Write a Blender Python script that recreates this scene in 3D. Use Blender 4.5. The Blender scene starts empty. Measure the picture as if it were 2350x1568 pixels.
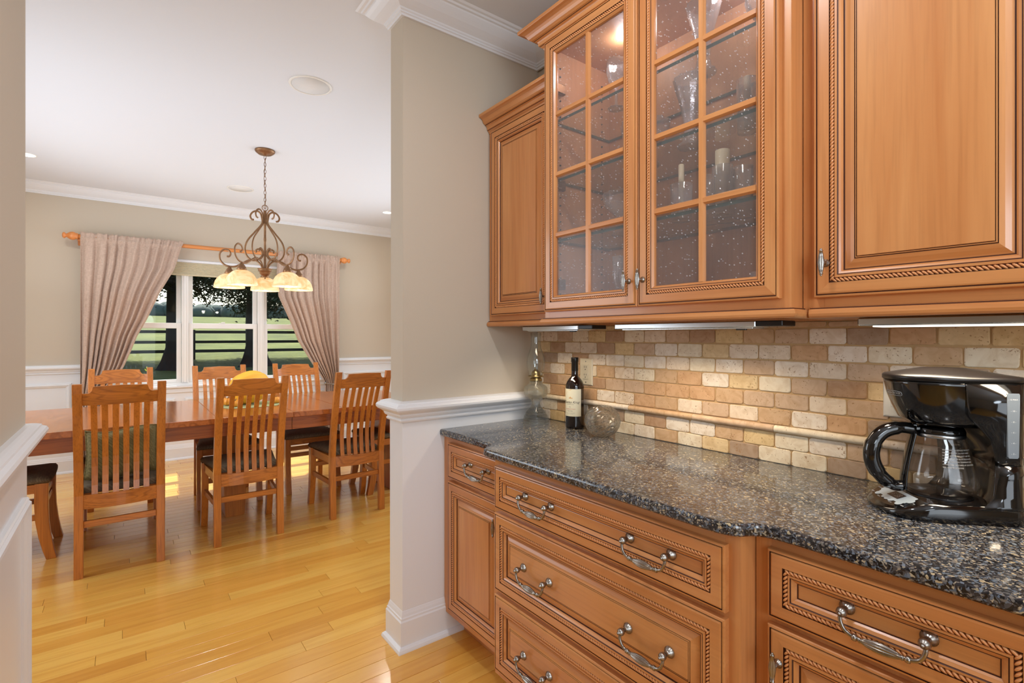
import bpy, math, random
from mathutils import Vector, Matrix
R = math.radians
rnd = random.Random(7)
col = bpy.context.scene.collection
sc = bpy.context.scene

# ---------------------------------------------------------------- camera, world, sun, lights, exposure
CAM_H = 1.3239
YAW = 37.394
FPX = 1166.7
cd = bpy.data.cameras.new('camera'); cam = bpy.data.objects.new('camera', cd); col.objects.link(cam)
cam.location = (0, 0, CAM_H); cam.rotation_euler = (R(90), 0, R(-YAW))
cd.sensor_width = 36; cd.lens = FPX / 2350 * 36; cd.shift_y = -11.3 / 2350; cd.clip_start = .02; cd.clip_end = 800
sc.camera = cam
sc.view_settings.view_transform = 'Standard'; sc.view_settings.look = 'None'
sc.view_settings.gamma = 1; sc.view_settings.use_curve_mapping = False
sc.view_settings.exposure = 0.0
sc.cycles.use_denoising = True
sc.cycles.max_bounces = 9; sc.cycles.diffuse_bounces = 5; sc.cycles.glossy_bounces = 4
sc.cycles.transmission_bounces = 8; sc.cycles.transparent_max_bounces = 16
sc.cycles.sample_clamp_indirect = 4; sc.cycles.caustics_reflective = False; sc.cycles.caustics_refractive = False

w = bpy.data.worlds.new('sky'); sc.world = w; w.use_nodes = True
nt = w.node_tree
sky = nt.nodes.new('ShaderNodeTexSky'); sky.sky_type = 'NISHITA'; sky.sun_disc = False
sky.sun_elevation = R(52); sky.sun_rotation = R(8); sky.air_density = 1.0; sky.dust_density = 2.0
bg = nt.nodes['Background']; bg.inputs['Strength'].default_value = 0.30
nt.links.new(sky.outputs[0], bg.inputs['Color'])

def lamp(kind, name, loc, energy, color=(1, 1, 1), target=None, **kw):
    d = bpy.data.lights.new(name, kind); o = bpy.data.objects.new(name, d); col.objects.link(o)
    o.location = loc; d.energy = energy; d.color = color
    for k, v in kw.items(): setattr(d, k, v)
    if target is not None:
        o.rotation_euler = (Vector(target) - Vector(loc)).to_track_quat('-Z', 'Y').to_euler()
    return o
sun = lamp('SUN', 'sun', (3, 30, 40), 8.0, (1, .94, .82), target=(1.2, 30 - 30.5, 0), angle=R(.6))
# added fill lights without fixtures, to brighten the rooms and ceilings
lamp('AREA', 'kitchen_fill', (-.6, -3.0, 1.5), 57, (.79, .895, 1), target=(.4, 2, 1.25), shape='RECTANGLE', size=2.6, size_y=2.0)  # large fill panel added behind the camera, no opening modelled there
lamp('AREA', 'pantry_ceiling_fill', (.2, -.8, 1.75), 16, (.76, .88, 1), target=(.5, .1, 2.77), shape='DISK', size=.7)  # upward fill added behind the camera to lift the pantry ceiling
lamp('AREA', 'dining_ceiling_fill', (.9, 3.4, 1.50), 8, (.77, .885, 1), target=(.9, 3.9, 2.77), shape='RECTANGLE', size=3.0, size_y=1.3)  # upward fill added in mid-air to brighten the dining ceiling
lamp('AREA', 'window_ceiling_fill', (.9, 5.5, 1.46), 13, (.80, .90, 1), target=(.9, 5.2, 2.77), shape='RECTANGLE', size=3.6, size_y=1.2)  # added upward fill that whitens the ceiling towards the window
lamp('AREA', 'dining_left_fill', (-1.25, 4.2, 1.6), 50, (.79, .895, 1), target=(1.4, 4.2, .8), shape='RECTANGLE', size=2.2, size_y=1.6)  # unseen fill panel added inside the left dining wall
lamp('AREA', 'dining_right_fill', (3.1, 4.3, 1.6), 46, (.79, .895, 1), target=(.4, 4.2, .7), shape='RECTANGLE', size=2.2, size_y=1.6)  # unseen fill panel added inside the right dining wall, hidden by the jamb
for (x, y) in ((.62, .9), (.62, -.6)):
    lamp('AREA', 'pantry_top_fill', (x, y, 2.755), 10, (.95, .96, 1), target=(x, y, 0), shape='DISK', size=.14)  # overhead fill added out of view, no fitting modelled

# ---------------------------------------------------------------- measured planes
W = 1.68          # face of the tiles
YE = 1.987        # end wall of the pantry
YD = 2.107        # its dining room side
XP = .938         # jamb of that wall
XL = -.243        # left wall face
F = 6.532         # window wall
ZC = 2.77
DX0, DX1 = -1.45, 3.25   # dining room
ZRT = 1.050

# ---------------------------------------------------------------- materials
def newmat(name):
    m = bpy.data.materials.new(name); m.use_nodes = True
    return m, m.node_tree, m.node_tree.nodes['Principled BSDF']
def N(nt, t, **kw):
    n = nt.nodes.new(t)
    for k, v in kw.items(): setattr(n, k, v)
    return n
def L(nt, a, b): nt.links.new(a, b)
def rgb(h):
    h = h.lstrip('#'); c = [int(h[i:i+2], 16) / 255 for i in (0, 2, 4)]
    return tuple(((x / 12.92) if x <= .04045 else ((x + .055) / 1.055) ** 2.4) for x in c) + (1,)
def plain(name, c, rough=.5, metal=0, coat=0, spec=None, bump=0, bscale=50, var=0, vscale=5):
    m, nt, b = newmat(name)
    c = rgb(c) if isinstance(c, str) else (tuple(c) + (1,))[:4]
    b.inputs['Base Color'].default_value = c; b.inputs['Roughness'].default_value = rough
    b.inputs['Metallic'].default_value = metal; b.inputs['Coat Weight'].default_value = coat
    b.inputs['Coat Roughness'].default_value = .08
    if spec is not None: b.inputs['Specular IOR Level'].default_value = spec
    tc = N(nt, 'ShaderNodeTexCoord')
    if var:
        n = N(nt, 'ShaderNodeTexNoise'); n.inputs['Scale'].default_value = vscale; n.inputs['Detail'].default_value = 4
        L(nt, tc.outputs['Object'], n.inputs['Vector'])
        mx = N(nt, 'ShaderNodeMix', data_type='RGBA'); mx.inputs[6].default_value = tuple(x * (1 - var) for x in c[:3]) + (1,)
        mx.inputs[7].default_value = tuple(min(1, x * (1 + var)) for x in c[:3]) + (1,)
        L(nt, n.outputs['Fac'], mx.inputs[0]); L(nt, mx.outputs[2], b.inputs['Base Color'])
    if bump:
        n = N(nt, 'ShaderNodeTexNoise'); n.inputs['Scale'].default_value = bscale; n.inputs['Detail'].default_value = 3
        L(nt, tc.outputs['Object'], n.inputs['Vector'])
        bp = N(nt, 'ShaderNodeBump'); bp.inputs['Strength'].default_value = bump; bp.inputs['Distance'].default_value = .002
        L(nt, n.outputs['Fac'], bp.inputs['Height']); L(nt, bp.outputs[0], b.inputs['Normal'])
    return m
def ramp(nt, stops, interp='LINEAR'):
    r = N(nt, 'ShaderNodeValToRGB'); r.color_ramp.interpolation = interp
    e = r.color_ramp.elements
    while len(e) < len(stops): e.new(.5)
    for i, (p, c) in enumerate(stops):
        e[i].position = p; e[i].color = rgb(c) if isinstance(c, str) else c
    return r
def wood(name, light, dark, axis='Z', scale=1.0, contrast=.5, rough=.35, coat=.0, fine=1.0, randomize=False, cathedral=0.0):
    """wood with the grain running along the given local axis"""
    m, nt, b = newmat(name)
    tc = N(nt, 'ShaderNodeTexCoord'); src = tc.outputs['Object']
    if randomize:
        oi = N(nt, 'ShaderNodeObjectInfo')
        ml = N(nt, 'ShaderNodeVectorMath', operation='SCALE'); ml.inputs[0].default_value = (17.3, 9.1, 23.7)
        L(nt, oi.outputs['Random'], ml.inputs['Scale'])
        ad = N(nt, 'ShaderNodeVectorMath', operation='ADD'); L(nt, src, ad.inputs[0]); L(nt, ml.outputs[0], ad.inputs[1]); src = ad.outputs[0]
    mp = N(nt, 'ShaderNodeMapping'); s = [14 * scale] * 3; s['XYZ'.index(axis)] = 1.1 * scale
    mp.inputs['Scale'].default_value = s; L(nt, src, mp.inputs['Vector'])
    n1 = N(nt, 'ShaderNodeTexNoise'); n1.inputs['Scale'].default_value = 1; n1.inputs['Detail'].default_value = 5; n1.inputs['Distortion'].default_value = .6
    L(nt, mp.outputs[0], n1.inputs['Vector'])
    mp2 = N(nt, 'ShaderNodeMapping'); s = [120 * scale] * 3; s['XYZ'.index(axis)] = 4 * scale
    mp2.inputs['Scale'].default_value = s; L(nt, src, mp2.inputs['Vector'])
    n2 = N(nt, 'ShaderNodeTexNoise'); n2.inputs['Scale'].default_value = 1; n2.inputs['Detail'].default_value = 3
    L(nt, mp2.outputs[0], n2.inputs['Vector'])
    r1 = ramp(nt, [(.3, dark), (.62, light)]); L(nt, n1.outputs['Fac'], r1.inputs[0])
    mxa = N(nt, 'ShaderNodeMix', data_type='RGBA'); mxa.inputs[0].default_value = contrast
    mxa.inputs[6].default_value = rgb(light); L(nt, r1.outputs[0], mxa.inputs[7])
    r2 = ramp(nt, [(.30, (.50, .42, .36, 1)), (.52, (1, 1, 1, 1))]); L(nt, n2.outputs['Fac'], r2.inputs[0])
    mxb = N(nt, 'ShaderNodeMix', data_type='RGBA', blend_type='MULTIPLY'); mxb.inputs[0].default_value = .35 * fine
    L(nt, mxa.outputs[2], mxb.inputs[6]); L(nt, r2.outputs[0], mxb.inputs[7])
    out = mxb.outputs[2]
    if cathedral:
        mp3 = N(nt, 'ShaderNodeMapping'); s = [6 * scale] * 3; s['XYZ'.index(axis)] = .9 * scale
        mp3.inputs['Scale'].default_value = s; L(nt, src, mp3.inputs['Vector'])
        n3 = N(nt, 'ShaderNodeTexNoise'); n3.inputs['Scale'].default_value = 1; n3.inputs['Detail'].default_value = 1.5; n3.inputs['Distortion'].default_value = .3
        L(nt, mp3.outputs[0], n3.inputs['Vector'])
        k = N(nt, 'ShaderNodeMath', operation='MULTIPLY'); k.inputs[1].default_value = 95; L(nt, n3.outputs['Fac'], k.inputs[0])
        sn = N(nt, 'ShaderNodeMath', operation='SINE'); L(nt, k.outputs[0], sn.inputs[0])
        r3 = ramp(nt, [(.0, (.36, .24, .15, 1)), (.42, (1, 1, 1, 1))])
        mr = N(nt, 'ShaderNodeMapRange'); mr.inputs[1].default_value = -1; L(nt, sn.outputs[0], mr.inputs[0]); L(nt, mr.outputs[0], r3.inputs[0])
        mxc = N(nt, 'ShaderNodeMix', data_type='RGBA', blend_type='MULTIPLY'); mxc.inputs[0].default_value = cathedral
        L(nt, out, mxc.inputs[6]); L(nt, r3.outputs[0], mxc.inputs[7]); out = mxc.outputs[2]
    L(nt, out, b.inputs['Base Color'])
    b.inputs['Roughness'].default_value = rough; b.inputs['Coat Weight'].default_value = coat; b.inputs['Coat Roughness'].default_value = .12
    bp = N(nt, 'ShaderNodeBump'); bp.inputs['Strength'].default_value = .08; bp.inputs['Distance'].default_value = .001
    L(nt, n2.outputs['Fac'], bp.inputs['Height']); L(nt, bp.outputs[0], b.inputs['Normal'])
    return m

M = {}
MAPLE_L, MAPLE_D = '#d2935a', '#b8703a'
M['maple_v'] = wood('maple_vertical', MAPLE_L, MAPLE_D, 'Z', 1, .7, .32, .25, .6)
M['maple_h'] = wood('maple_horizontal', MAPLE_L, MAPLE_D, 'Y', 1, .7, .32, .25, .6)
M['glaze'] = plain('dark_glaze', '#4a2312', .5)
M['maple_in'] = wood('maple_interior', '#d09a6c', '#c08658', 'Z', 1, .5, .45, 0, .5)
M['rope_hi'] = plain('rope_wood', '#d6925a', .35, coat=.25)
M['oak_z'] = wood('oak_upright', '#c87b30', '#995617', 'Z', 1.6, .6, .34, .3, 1.5, True)
M['oak_x'] = wood('oak_crosswise', '#c87b30', '#995617', 'X', 1.6, .6, .34, .3, 1.3, True, .38)
M['oak_y'] = wood('oak_lengthwise', '#c87b30', '#995617', 'Y', 1.6, .6, .34, .3, 1.5, True)
M['oak_top'] = wood('oak_table_top', '#bd6f34', '#96521f', 'Y', .8, .55, .2, .5, 1.0, False, .42)
M['oak_apron'] = wood('oak_apron', '#b0632a', '#854413', 'X', 1.2, .6, .34, .3, 1.4, False, .35)
M['pole_wood'] = wood('pole_wood', '#dd8f4c', '#c8763a', 'X', 1, .5, .3, .3, .8)
M['wall'] = plain('beige_wall_paint', '#c5b9a7', .75, bump=.12, bscale=350)
M['white'] = plain('white_trim_paint', '#e4e6e9', .35)
M['ceil'] = plain('ceiling_paint', '#dde1e7', .85)
M['vinyl'] = plain('white_window_vinyl', '#eceae6', .4)
M['white_plastic'] = plain('white_plastic', '#e8e6e0', .35)
M['almond'] = plain('almond_plastic', '#e2d7bd', .35)
M['dark_hole'] = plain('dark_slot', '#15120f', .7)
M['pewter'] = plain('antique_pewter', '#9d978f', .27, 1.0, var=.22, vscale=60)
M['bronze'] = plain('antique_bronze', '#8a6647', .38, .75, var=.35, vscale=40)
M['steel'] = plain('brushed_steel', '#c9ccce', .25, 1.0)
M['black_gloss'] = plain('black_gloss_plastic', '#0b0a0a', .10, coat=.6)
M['black_matte'] = plain('black_matte_plastic', '#141213', .32)
M['silver_print'] = plain('silver_print', '#c9ced2', .4)
M['panel_silver'] = plain('silver_control_plate', '#c3d0d8', .25, .3)
M['grout'] = plain('sand_grout', '#c9a87a', .9, bump=.6, bscale=400)
M['brass'] = plain('aged_brass', '#a8946a', .3, 1.0, var=.25, vscale=50)
M['label'] = plain('cream_paper_label', '#e9e6cf', .6)
M['ink'] = plain('label_ink', '#2c2a26', .7)
M['ink_red'] = plain('label_red_ink', '#c4574a', .7)
M['ink_gold'] = plain('label_gold_ink', '#d59a4a', .5)
M['wine_glass'] = plain('dark_bottle_glass', '#120605', .06, coat=.6)
M['foil'] = plain('black_capsule_foil', '#14100e', .3, .3)
M['wax'] = plain('cream_candle_wax', '#efe2bd', .5)
M['olive_fabric'] = plain('dark_brown_seat_fabric', '#3b3428', .75, bump=.5, bscale=260, var=.35, vscale=90)
M['pumpkin'] = plain('orange_pumpkin_skin', '#f0b02c', .45, var=.18, vscale=9)
M['gourd'] = plain('small_gourd_skin', '#eda23a', .45, var=.15, vscale=25)
M['stem'] = plain('dry_stem', '#8a7040', .8)
M['runner'] = plain('sage_green_cloth', '#a9b487', .8, bump=.3, bscale=200)
M['red_print'] = plain('red_print', '#c4473e', .5)
M['fence'] = plain('black_fence_paint', '#171614', .7, var=.3, vscale=4)
M['bark'] = plain('dark_bark', '#2c251f', .95, bump=.8, bscale=12, var=.4, vscale=8)
M['leaf'] = plain('dark_cedar_leaf', '#33402c', .8, var=.5, vscale=3)
M['leaf_y'] = plain('yellow_green_leaf', '#c7d64a', .6)
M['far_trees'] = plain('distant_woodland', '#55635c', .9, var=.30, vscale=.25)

# olive quilted cushion with a basket-weave relief
def weave(name, c1, c2, scale):
    m, nt, b = newmat(name); tc = N(nt, 'ShaderNodeTexCoord')
    mp = N(nt, 'ShaderNodeMapping'); mp.inputs['Rotation'].default_value = (0, R(45), R(45)); L(nt, tc.outputs['Object'], mp.inputs['Vector'])
    br = N(nt, 'ShaderNodeTexBrick'); br.inputs['Scale'].default_value = scale; br.inputs['Mortar Size'].default_value = .03
    br.inputs['Color1'].default_value = rgb(c1); br.inputs['Color2'].default_value = rgb(c2); br.inputs['Mortar'].default_value = tuple(x * .6 for x in rgb(c1)[:3]) + (1,)
    L(nt, mp.outputs[0], br.inputs['Vector']); L(nt, br.outputs['Color'], b.inputs['Base Color'])
    b.inputs['Roughness'].default_value = .85
    bp = N(nt, 'ShaderNodeBump'); bp.inputs['Strength'].default_value = .5; bp.inputs['Distance'].default_value = .003
    bp.invert = True; L(nt, br.outputs['Fac'], bp.inputs['Height']); L(nt, bp.outputs[0], b.inputs['Normal'])
    return m
M['cushion'] = weave('olive_basket_weave', '#868054', '#746e48', 30)
M['seat'] = weave('dark_seat_weave', '#7c6c54', '#675845', 26)

def linen():
    m, nt, b = newmat('rose_linen'); tc = N(nt, 'ShaderNodeTexCoord')
    mp = N(nt, 'ShaderNodeMapping'); mp.inputs['Scale'].default_value = (260, 260, 30); L(nt, tc.outputs['Object'], mp.inputs['Vector'])
    n = N(nt, 'ShaderNodeTexNoise'); n.inputs['Scale'].default_value = 1; L(nt, mp.outputs[0], n.inputs['Vector'])
    mp2 = N(nt, 'ShaderNodeMapping'); mp2.inputs['Scale'].default_value = (40, 40, 340); L(nt, tc.outputs['Object'], mp2.inputs['Vector'])
    n2 = N(nt, 'ShaderNodeTexNoise'); n2.inputs['Scale'].default_value = 1; L(nt, mp2.outputs[0], n2.inputs['Vector'])
    ad = N(nt, 'ShaderNodeMath', operation='ADD'); L(nt, n.outputs['Fac'], ad.inputs[0]); L(nt, n2.outputs['Fac'], ad.inputs[1])
    hf = N(nt, 'ShaderNodeMath', operation='MULTIPLY'); hf.inputs[1].default_value = .5; L(nt, ad.outputs[0], hf.inputs[0])
    r = ramp(nt, [(.35, '#b79d8c'), (.65, '#dcc5b4')]); L(nt, hf.outputs[0], r.inputs[0]); L(nt, r.outputs[0], b.inputs['Base Color'])
    b.inputs['Roughness'].default_value = .9; b.inputs['Sheen Weight'].default_value = .2
    tr = N(nt, 'ShaderNodeBsdfTranslucent'); tr.inputs['Color'].default_value = rgb('#d8bda8')
    mx = N(nt, 'ShaderNodeMixShader'); mx.inputs[0].default_value = .18
    L(nt, b.outputs[0], mx.inputs[1]); L(nt, tr.outputs[0], mx.inputs[2]); L(nt, mx.outputs[0], nt.nodes['Material Output'].inputs['Surface'])
    bp = N(nt, 'ShaderNodeBump'); bp.inputs['Strength'].default_value = .25; bp.inputs['Distance'].default_value = .001
    L(nt, hf.outputs[0], bp.inputs['Height']); L(nt, bp.outputs[0], b.inputs['Normal'])
    return m
M['linen'] = linen()

def floor_mat():
    m, nt, b = newmat('honey_strip_floor'); tc = N(nt, 'ShaderNodeTexCoord'); oi = N(nt, 'ShaderNodeObjectInfo')
    geo = N(nt, 'ShaderNodeNewGeometry')
    vs = N(nt, 'ShaderNodeVectorMath', operation='SCALE'); vs.inputs[0].default_value = (3.1, 7.7, 5.3); L(nt, oi.outputs['Random'], vs.inputs['Scale'])
    ad = N(nt, 'ShaderNodeVectorMath', operation='ADD'); L(nt, geo.outputs['Position'], ad.inputs[0]); L(nt, vs.outputs[0], ad.inputs[1])
    mp = N(nt, 'ShaderNodeMapping'); mp.inputs['Scale'].default_value = (2.2, 30, 1); L(nt, ad.outputs[0], mp.inputs['Vector'])
    n = N(nt, 'ShaderNodeTexNoise'); n.inputs['Scale'].default_value = 1; n.inputs['Detail'].default_value = 5; n.inputs['Distortion'].default_value = .5
    L(nt, mp.outputs[0], n.inputs['Vector'])
    r = ramp(nt, [(0, '#d2923c'), (.10, '#e2a64a'), (.35, '#e9b152'), (.65, '#ecb95c'), (.92, '#e2a448'), (1, '#d4933a')]); L(nt, oi.outputs['Random'], r.inputs[0])
    r2 = ramp(nt, [(.28, (.78, .64, .48, 1)), (.55, (1, 1, 1, 1))]); L(nt, n.outputs['Fac'], r2.inputs[0])
    mx = N(nt, 'ShaderNodeMix', data_type='RGBA', blend_type='MULTIPLY'); mx.inputs[0].default_value = .55
    L(nt, r.outputs[0], mx.inputs[6]); L(nt, r2.outputs[0], mx.inputs[7]); L(nt, mx.outputs[2], b.inputs['Base Color'])
    b.inputs['Roughness'].default_value = .22; b.inputs['Coat Weight'].default_value = .5; b.inputs['Coat Roughness'].default_value = .13
    bp = N(nt, 'ShaderNodeBump'); bp.inputs['Strength'].default_value = .05; bp.inputs['Distance'].default_value = .001
    L(nt, n.outputs['Fac'], bp.inputs['Height']); L(nt, bp.outputs[0], b.inputs['Normal'])
    return m
M['floor'] = floor_mat()
M['subfloor'] = plain('subfloor', '#4a2c12', .8)

def tile_mat():
    m, nt, b = newmat('tumbled_travertine'); oi = N(nt, 'ShaderNodeObjectInfo'); geo = N(nt, 'ShaderNodeNewGeometry')
    r = ramp(nt, [(0, '#d3b698'), (.12, '#f0e2c8'), (.25, '#c09d7d'), (.35, '#e6cc9f'), (.47, '#d2b08a'), (.57, '#f1e4d2'), (.70, '#b59c84'), (.77, '#e3c795'), (.86, '#d5ad84'), (.93, '#eedcc4')], 'CONSTANT')
    L(nt, oi.outputs['Random'], r.inputs[0])
    vs = N(nt, 'ShaderNodeVectorMath', operation='SCALE'); vs.inputs[0].default_value = (5, 13, 9); L(nt, oi.outputs['Random'], vs.inputs['Scale'])
    ad = N(nt, 'ShaderNodeVectorMath', operation='ADD'); L(nt, geo.outputs['Position'], ad.inputs[0]); L(nt, vs.outputs[0], ad.inputs[1])
    n = N(nt, 'ShaderNodeTexNoise'); n.inputs['Scale'].default_value = 28; n.inputs['Detail'].default_value = 5; n.inputs['Distortion'].default_value = 1.2
    L(nt, ad.outputs[0], n.inputs['Vector'])
    r2 = ramp(nt, [(.3, (.80, .72, .62, 1)), (.6, (1.0, 1.0, 1.0, 1))]); L(nt, n.outputs['Fac'], r2.inputs[0])
    mx = N(nt, 'ShaderNodeMix', data_type='RGBA', blend_type='MULTIPLY'); mx.inputs[0].default_value = .8
    L(nt, r.outputs[0], mx.inputs[6]); L(nt, r2.outputs[0], mx.inputs[7])
    p = N(nt, 'ShaderNodeTexNoise'); p.inputs['Scale'].default_value = 170; p.inputs['Detail'].default_value = 3; L(nt, ad.outputs[0], p.inputs['Vector'])
    q = N(nt, 'ShaderNodeTexNoise'); q.inputs['Scale'].default_value = 22; L(nt, ad.outputs[0], q.inputs['Vector'])
    sm = N(nt, 'ShaderNodeMath', operation='MULTIPLY_ADD'); sm.inputs[1].default_value = .35; L(nt, q.outputs['Fac'], sm.inputs[0]); L(nt, p.outputs['Fac'], sm.inputs[2])
    r3 = ramp(nt, [(.825, (0, 0, 0, 1)), (.875, (.75, .75, .75, 1))]); L(nt, sm.outputs[0], r3.inputs[0])
    mx2 = N(nt, 'ShaderNodeMix', data_type='RGBA'); mx2.inputs[7].default_value = rgb('#a67c50'); L(nt, r3.outputs[0], mx2.inputs[0]); L(nt, mx.outputs[2], mx2.inputs[6])
    L(nt, mx2.outputs[2], b.inputs['Base Color']); b.inputs['Roughness'].default_value = .72
    hh = N(nt, 'ShaderNodeMath', operation='MULTIPLY_ADD'); hh.inputs[1].default_value = -1; L(nt, r3.outputs[0], hh.inputs[0]); L(nt, n.outputs['Fac'], hh.inputs[2])
    bp = N(nt, 'ShaderNodeBump'); bp.inputs['Strength'].default_value = .6; bp.inputs['Distance'].default_value = .0012
    L(nt, hh.outputs[0], bp.inputs['Height']); L(nt, bp.outputs[0], b.inputs['Normal'])
    return m
M['tile'] = tile_mat()

def granite():
    m, nt, b = newmat('speckled_granite'); tc = N(nt, 'ShaderNodeTexCoord')
    v = N(nt, 'ShaderNodeTexVoronoi'); v.inputs['Scale'].default_value = 250; v.inputs['Randomness'].default_value = 1
    nz = N(nt, 'ShaderNodeTexNoise'); nz.inputs['Scale'].default_value = 60; nz.inputs['Detail'].default_value = 3
    L(nt, tc.outputs['Object'], nz.inputs['Vector'])
    sc_ = N(nt, 'ShaderNodeVectorMath', operation='SCALE'); sc_.inputs['Scale'].default_value = .02; L(nt, nz.outputs['Color'], sc_.inputs[0])
    ad = N(nt, 'ShaderNodeVectorMath', operation='ADD'); L(nt, tc.outputs['Object'], ad.inputs[0]); L(nt, sc_.outputs[0], ad.inputs[1])
    L(nt, ad.outputs[0], v.inputs['Vector'])
    sx = N(nt, 'ShaderNodeSeparateColor'); L(nt, v.outputs['Color'], sx.inputs[0])
    r = ramp(nt, [(0, '#17171a'), (.20, '#2f2f33'), (.38, '#4a494c'), (.52, '#68727f'), (.63, '#1f1f22'), (.76, '#6f6a64'), (.87, '#958c7c'), (.92, '#5a6777'), (.97, '#b3a68c')], 'CONSTANT')
    L(nt, sx.outputs[0], r.inputs[0])
    v2 = N(nt, 'ShaderNodeTexVoronoi'); v2.inputs['Scale'].default_value = 120; L(nt, ad.outputs[0], v2.inputs['Vector'])
    sx2 = N(nt, 'ShaderNodeSeparateColor'); L(nt, v2.outputs['Color'], sx2.inputs[0])
    g1 = N(nt, 'ShaderNodeMath', operation='GREATER_THAN'); g1.inputs[1].default_value = .87; L(nt, sx2.outputs[0], g1.inputs[0])
    g2 = N(nt, 'ShaderNodeMath', operation='LESS_THAN'); g2.inputs[1].default_value = .42; L(nt, v2.outputs['Distance'], g2.inputs[0])
    g = N(nt, 'ShaderNodeMath', operation='MULTIPLY'); L(nt, g1.outputs[0], g.inputs[0]); L(nt, g2.outputs[0], g.inputs[1])
    r2 = ramp(nt, [(0, '#a3967a'), (.45, '#79848f'), (.75, '#b5a482')], 'CONSTANT'); L(nt, sx2.outputs[1], r2.inputs[0])
    mx = N(nt, 'ShaderNodeMix', data_type='RGBA'); L(nt, g.outputs[0], mx.inputs[0]); L(nt, r.outputs[0], mx.inputs[6]); L(nt, r2.outputs[0], mx.inputs[7])
    L(nt, mx.outputs[2], b.inputs['Base Color']); b.inputs['Roughness'].default_value = .16
    b.inputs['Coat Weight'].default_value = .3; b.inputs['Coat Roughness'].default_value = .05
    return m
M['granite'] = granite()

def thin_glass(name, tint=(1, 1, 1), gloss=.12, rough=.03, haze=0, seeds=False, bump=0, bscale=30):
    m, nt, b = newmat(name); nt.nodes.remove(b)
    tr = N(nt, 'ShaderNodeBsdfTransparent'); tr.inputs['Color'].default_value = tuple(tint) + (1,)
    gl = N(nt, 'ShaderNodeBsdfGlossy'); gl.inputs['Roughness'].default_value = rough
    fr = N(nt, 'ShaderNodeLayerWeight'); fr.inputs['Blend'].default_value = .5
    pw = N(nt, 'ShaderNodeMath', operation='POWER'); pw.inputs[1].default_value = 4.0; L(nt, fr.outputs['Facing'], pw.inputs[0])
    ml = N(nt, 'ShaderNodeMath', operation='MULTIPLY_ADD'); ml.inputs[1].default_value = .85; ml.inputs[2].default_value = gloss + .035; ml.use_clamp = True; L(nt, pw.outputs[0], ml.inputs[0])
    mx = N(nt, 'ShaderNodeMixShader'); L(nt, ml.outputs[0], mx.inputs[0]); L(nt, tr.outputs[0], mx.inputs[1]); L(nt, gl.outputs[0], mx.inputs[2])
    out = mx.outputs[0]; tc = N(nt, 'ShaderNodeTexCoord')
    if bump:
        n = N(nt, 'ShaderNodeTexNoise'); n.inputs['Scale'].default_value = bscale; L(nt, tc.outputs['Object'], n.inputs['Vector'])
        bp = N(nt, 'ShaderNodeBump'); bp.inputs['Strength'].default_value = bump; bp.inputs['Distance'].default_value = .003
        L(nt, n.outputs['Fac'], bp.inputs['Height']); L(nt, bp.outputs[0], gl.inputs['Normal']); L(nt, bp.outputs[0], fr.inputs['Normal'])
    if haze or seeds:
        df = N(nt, 'ShaderNodeBsdfDiffuse'); df.inputs['Color'].default_value = (.82, .80, .80, 1)
        mx2 = N(nt, 'ShaderNodeMixShader'); mx2.inputs[0].default_value = haze
        if seeds:
            mp = N(nt, 'ShaderNodeMapping'); mp.inputs['Scale'].default_value = (1, 210, 120); L(nt, tc.outputs['Object'], mp.inputs['Vector'])
            v = N(nt, 'ShaderNodeTexVoronoi'); v.inputs['Scale'].default_value = 1; L(nt, mp.outputs[0], v.inputs['Vector'])
            sx = N(nt, 'ShaderNodeSeparateColor'); L(nt, v.outputs['Color'], sx.inputs[0])
            th = N(nt, 'ShaderNodeMath', operation='MULTIPLY_ADD'); th.inputs[1].default_value = .9; th.inputs[2].default_value = -.68; L(nt, sx.outputs[0], th.inputs[0])
            lt = N(nt, 'ShaderNodeMath', operation='LESS_THAN'); L(nt, v.outputs['Distance'], lt.inputs[0]); L(nt, th.outputs[0], lt.inputs[1])
            k = N(nt, 'ShaderNodeMath', operation='MULTIPLY_ADD'); k.inputs[1].default_value = .45; k.inputs[2].default_value = haze; L(nt, lt.outputs[0], k.inputs[0])
            L(nt, k.outputs[0], mx2.inputs[0])
        L(nt, out, mx2.inputs[1]); L(nt, df.outputs[0], mx2.inputs[2]); out = mx2.outputs[0]
    L(nt, out, nt.nodes['Material Output'].inputs['Surface'])
    return m
M['seeded'] = thin_glass('seeded_cabinet_glass', (.93, .90, .90), -.02, .25, .055, True, .10, 30)
M['window_glass'] = thin_glass('window_pane_glass', (.97, .985, .98), -.025, .01)
M['crystal'] = thin_glass('crystal_glass', (.96, .97, .98), .10, .10, .20, False, .6, 60)
M['clear'] = thin_glass('clear_thin_glass', (.96, .975, .97), .02, .02)
M['tumbler'] = thin_glass('tumbler_glass', (.96, .975, .98), .06, .06, .16)
M['carafe_glass'] = thin_glass('carafe_glass', (.95, .94, .93), .02, .02)
M['shelf_glass'] = thin_glass('green_shelf_glass', (.93, .97, .955), -.01, .02)
M['shelf_edge'] = plain('green_glass_edge', '#34504a', .15)
def real_glass(name, c, rough=0.0, bump=0, clear=.35):
    m, nt, b = newmat(name); b.inputs['Transmission Weight'].default_value = 1; b.inputs['Base Color'].default_value = c
    b.inputs['Roughness'].default_value = rough; b.inputs['IOR'].default_value = 1.45
    # let light through so that the glass casts a light shadow
    tr = N(nt, 'ShaderNodeBsdfTransparent'); tr.inputs['Color'].default_value = c
    mx = N(nt, 'ShaderNodeMixShader'); mx.inputs[0].default_value = clear
    L(nt, b.outputs[0], mx.inputs[1]); L(nt, tr.outputs[0], mx.inputs[2]); L(nt, mx.outputs[0], nt.nodes['Material Output'].inputs['Surface'])
    return m
M['cut_glass'] = real_glass('cut_glass', (.985, .995, .985, 1), clear=.4)
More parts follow.
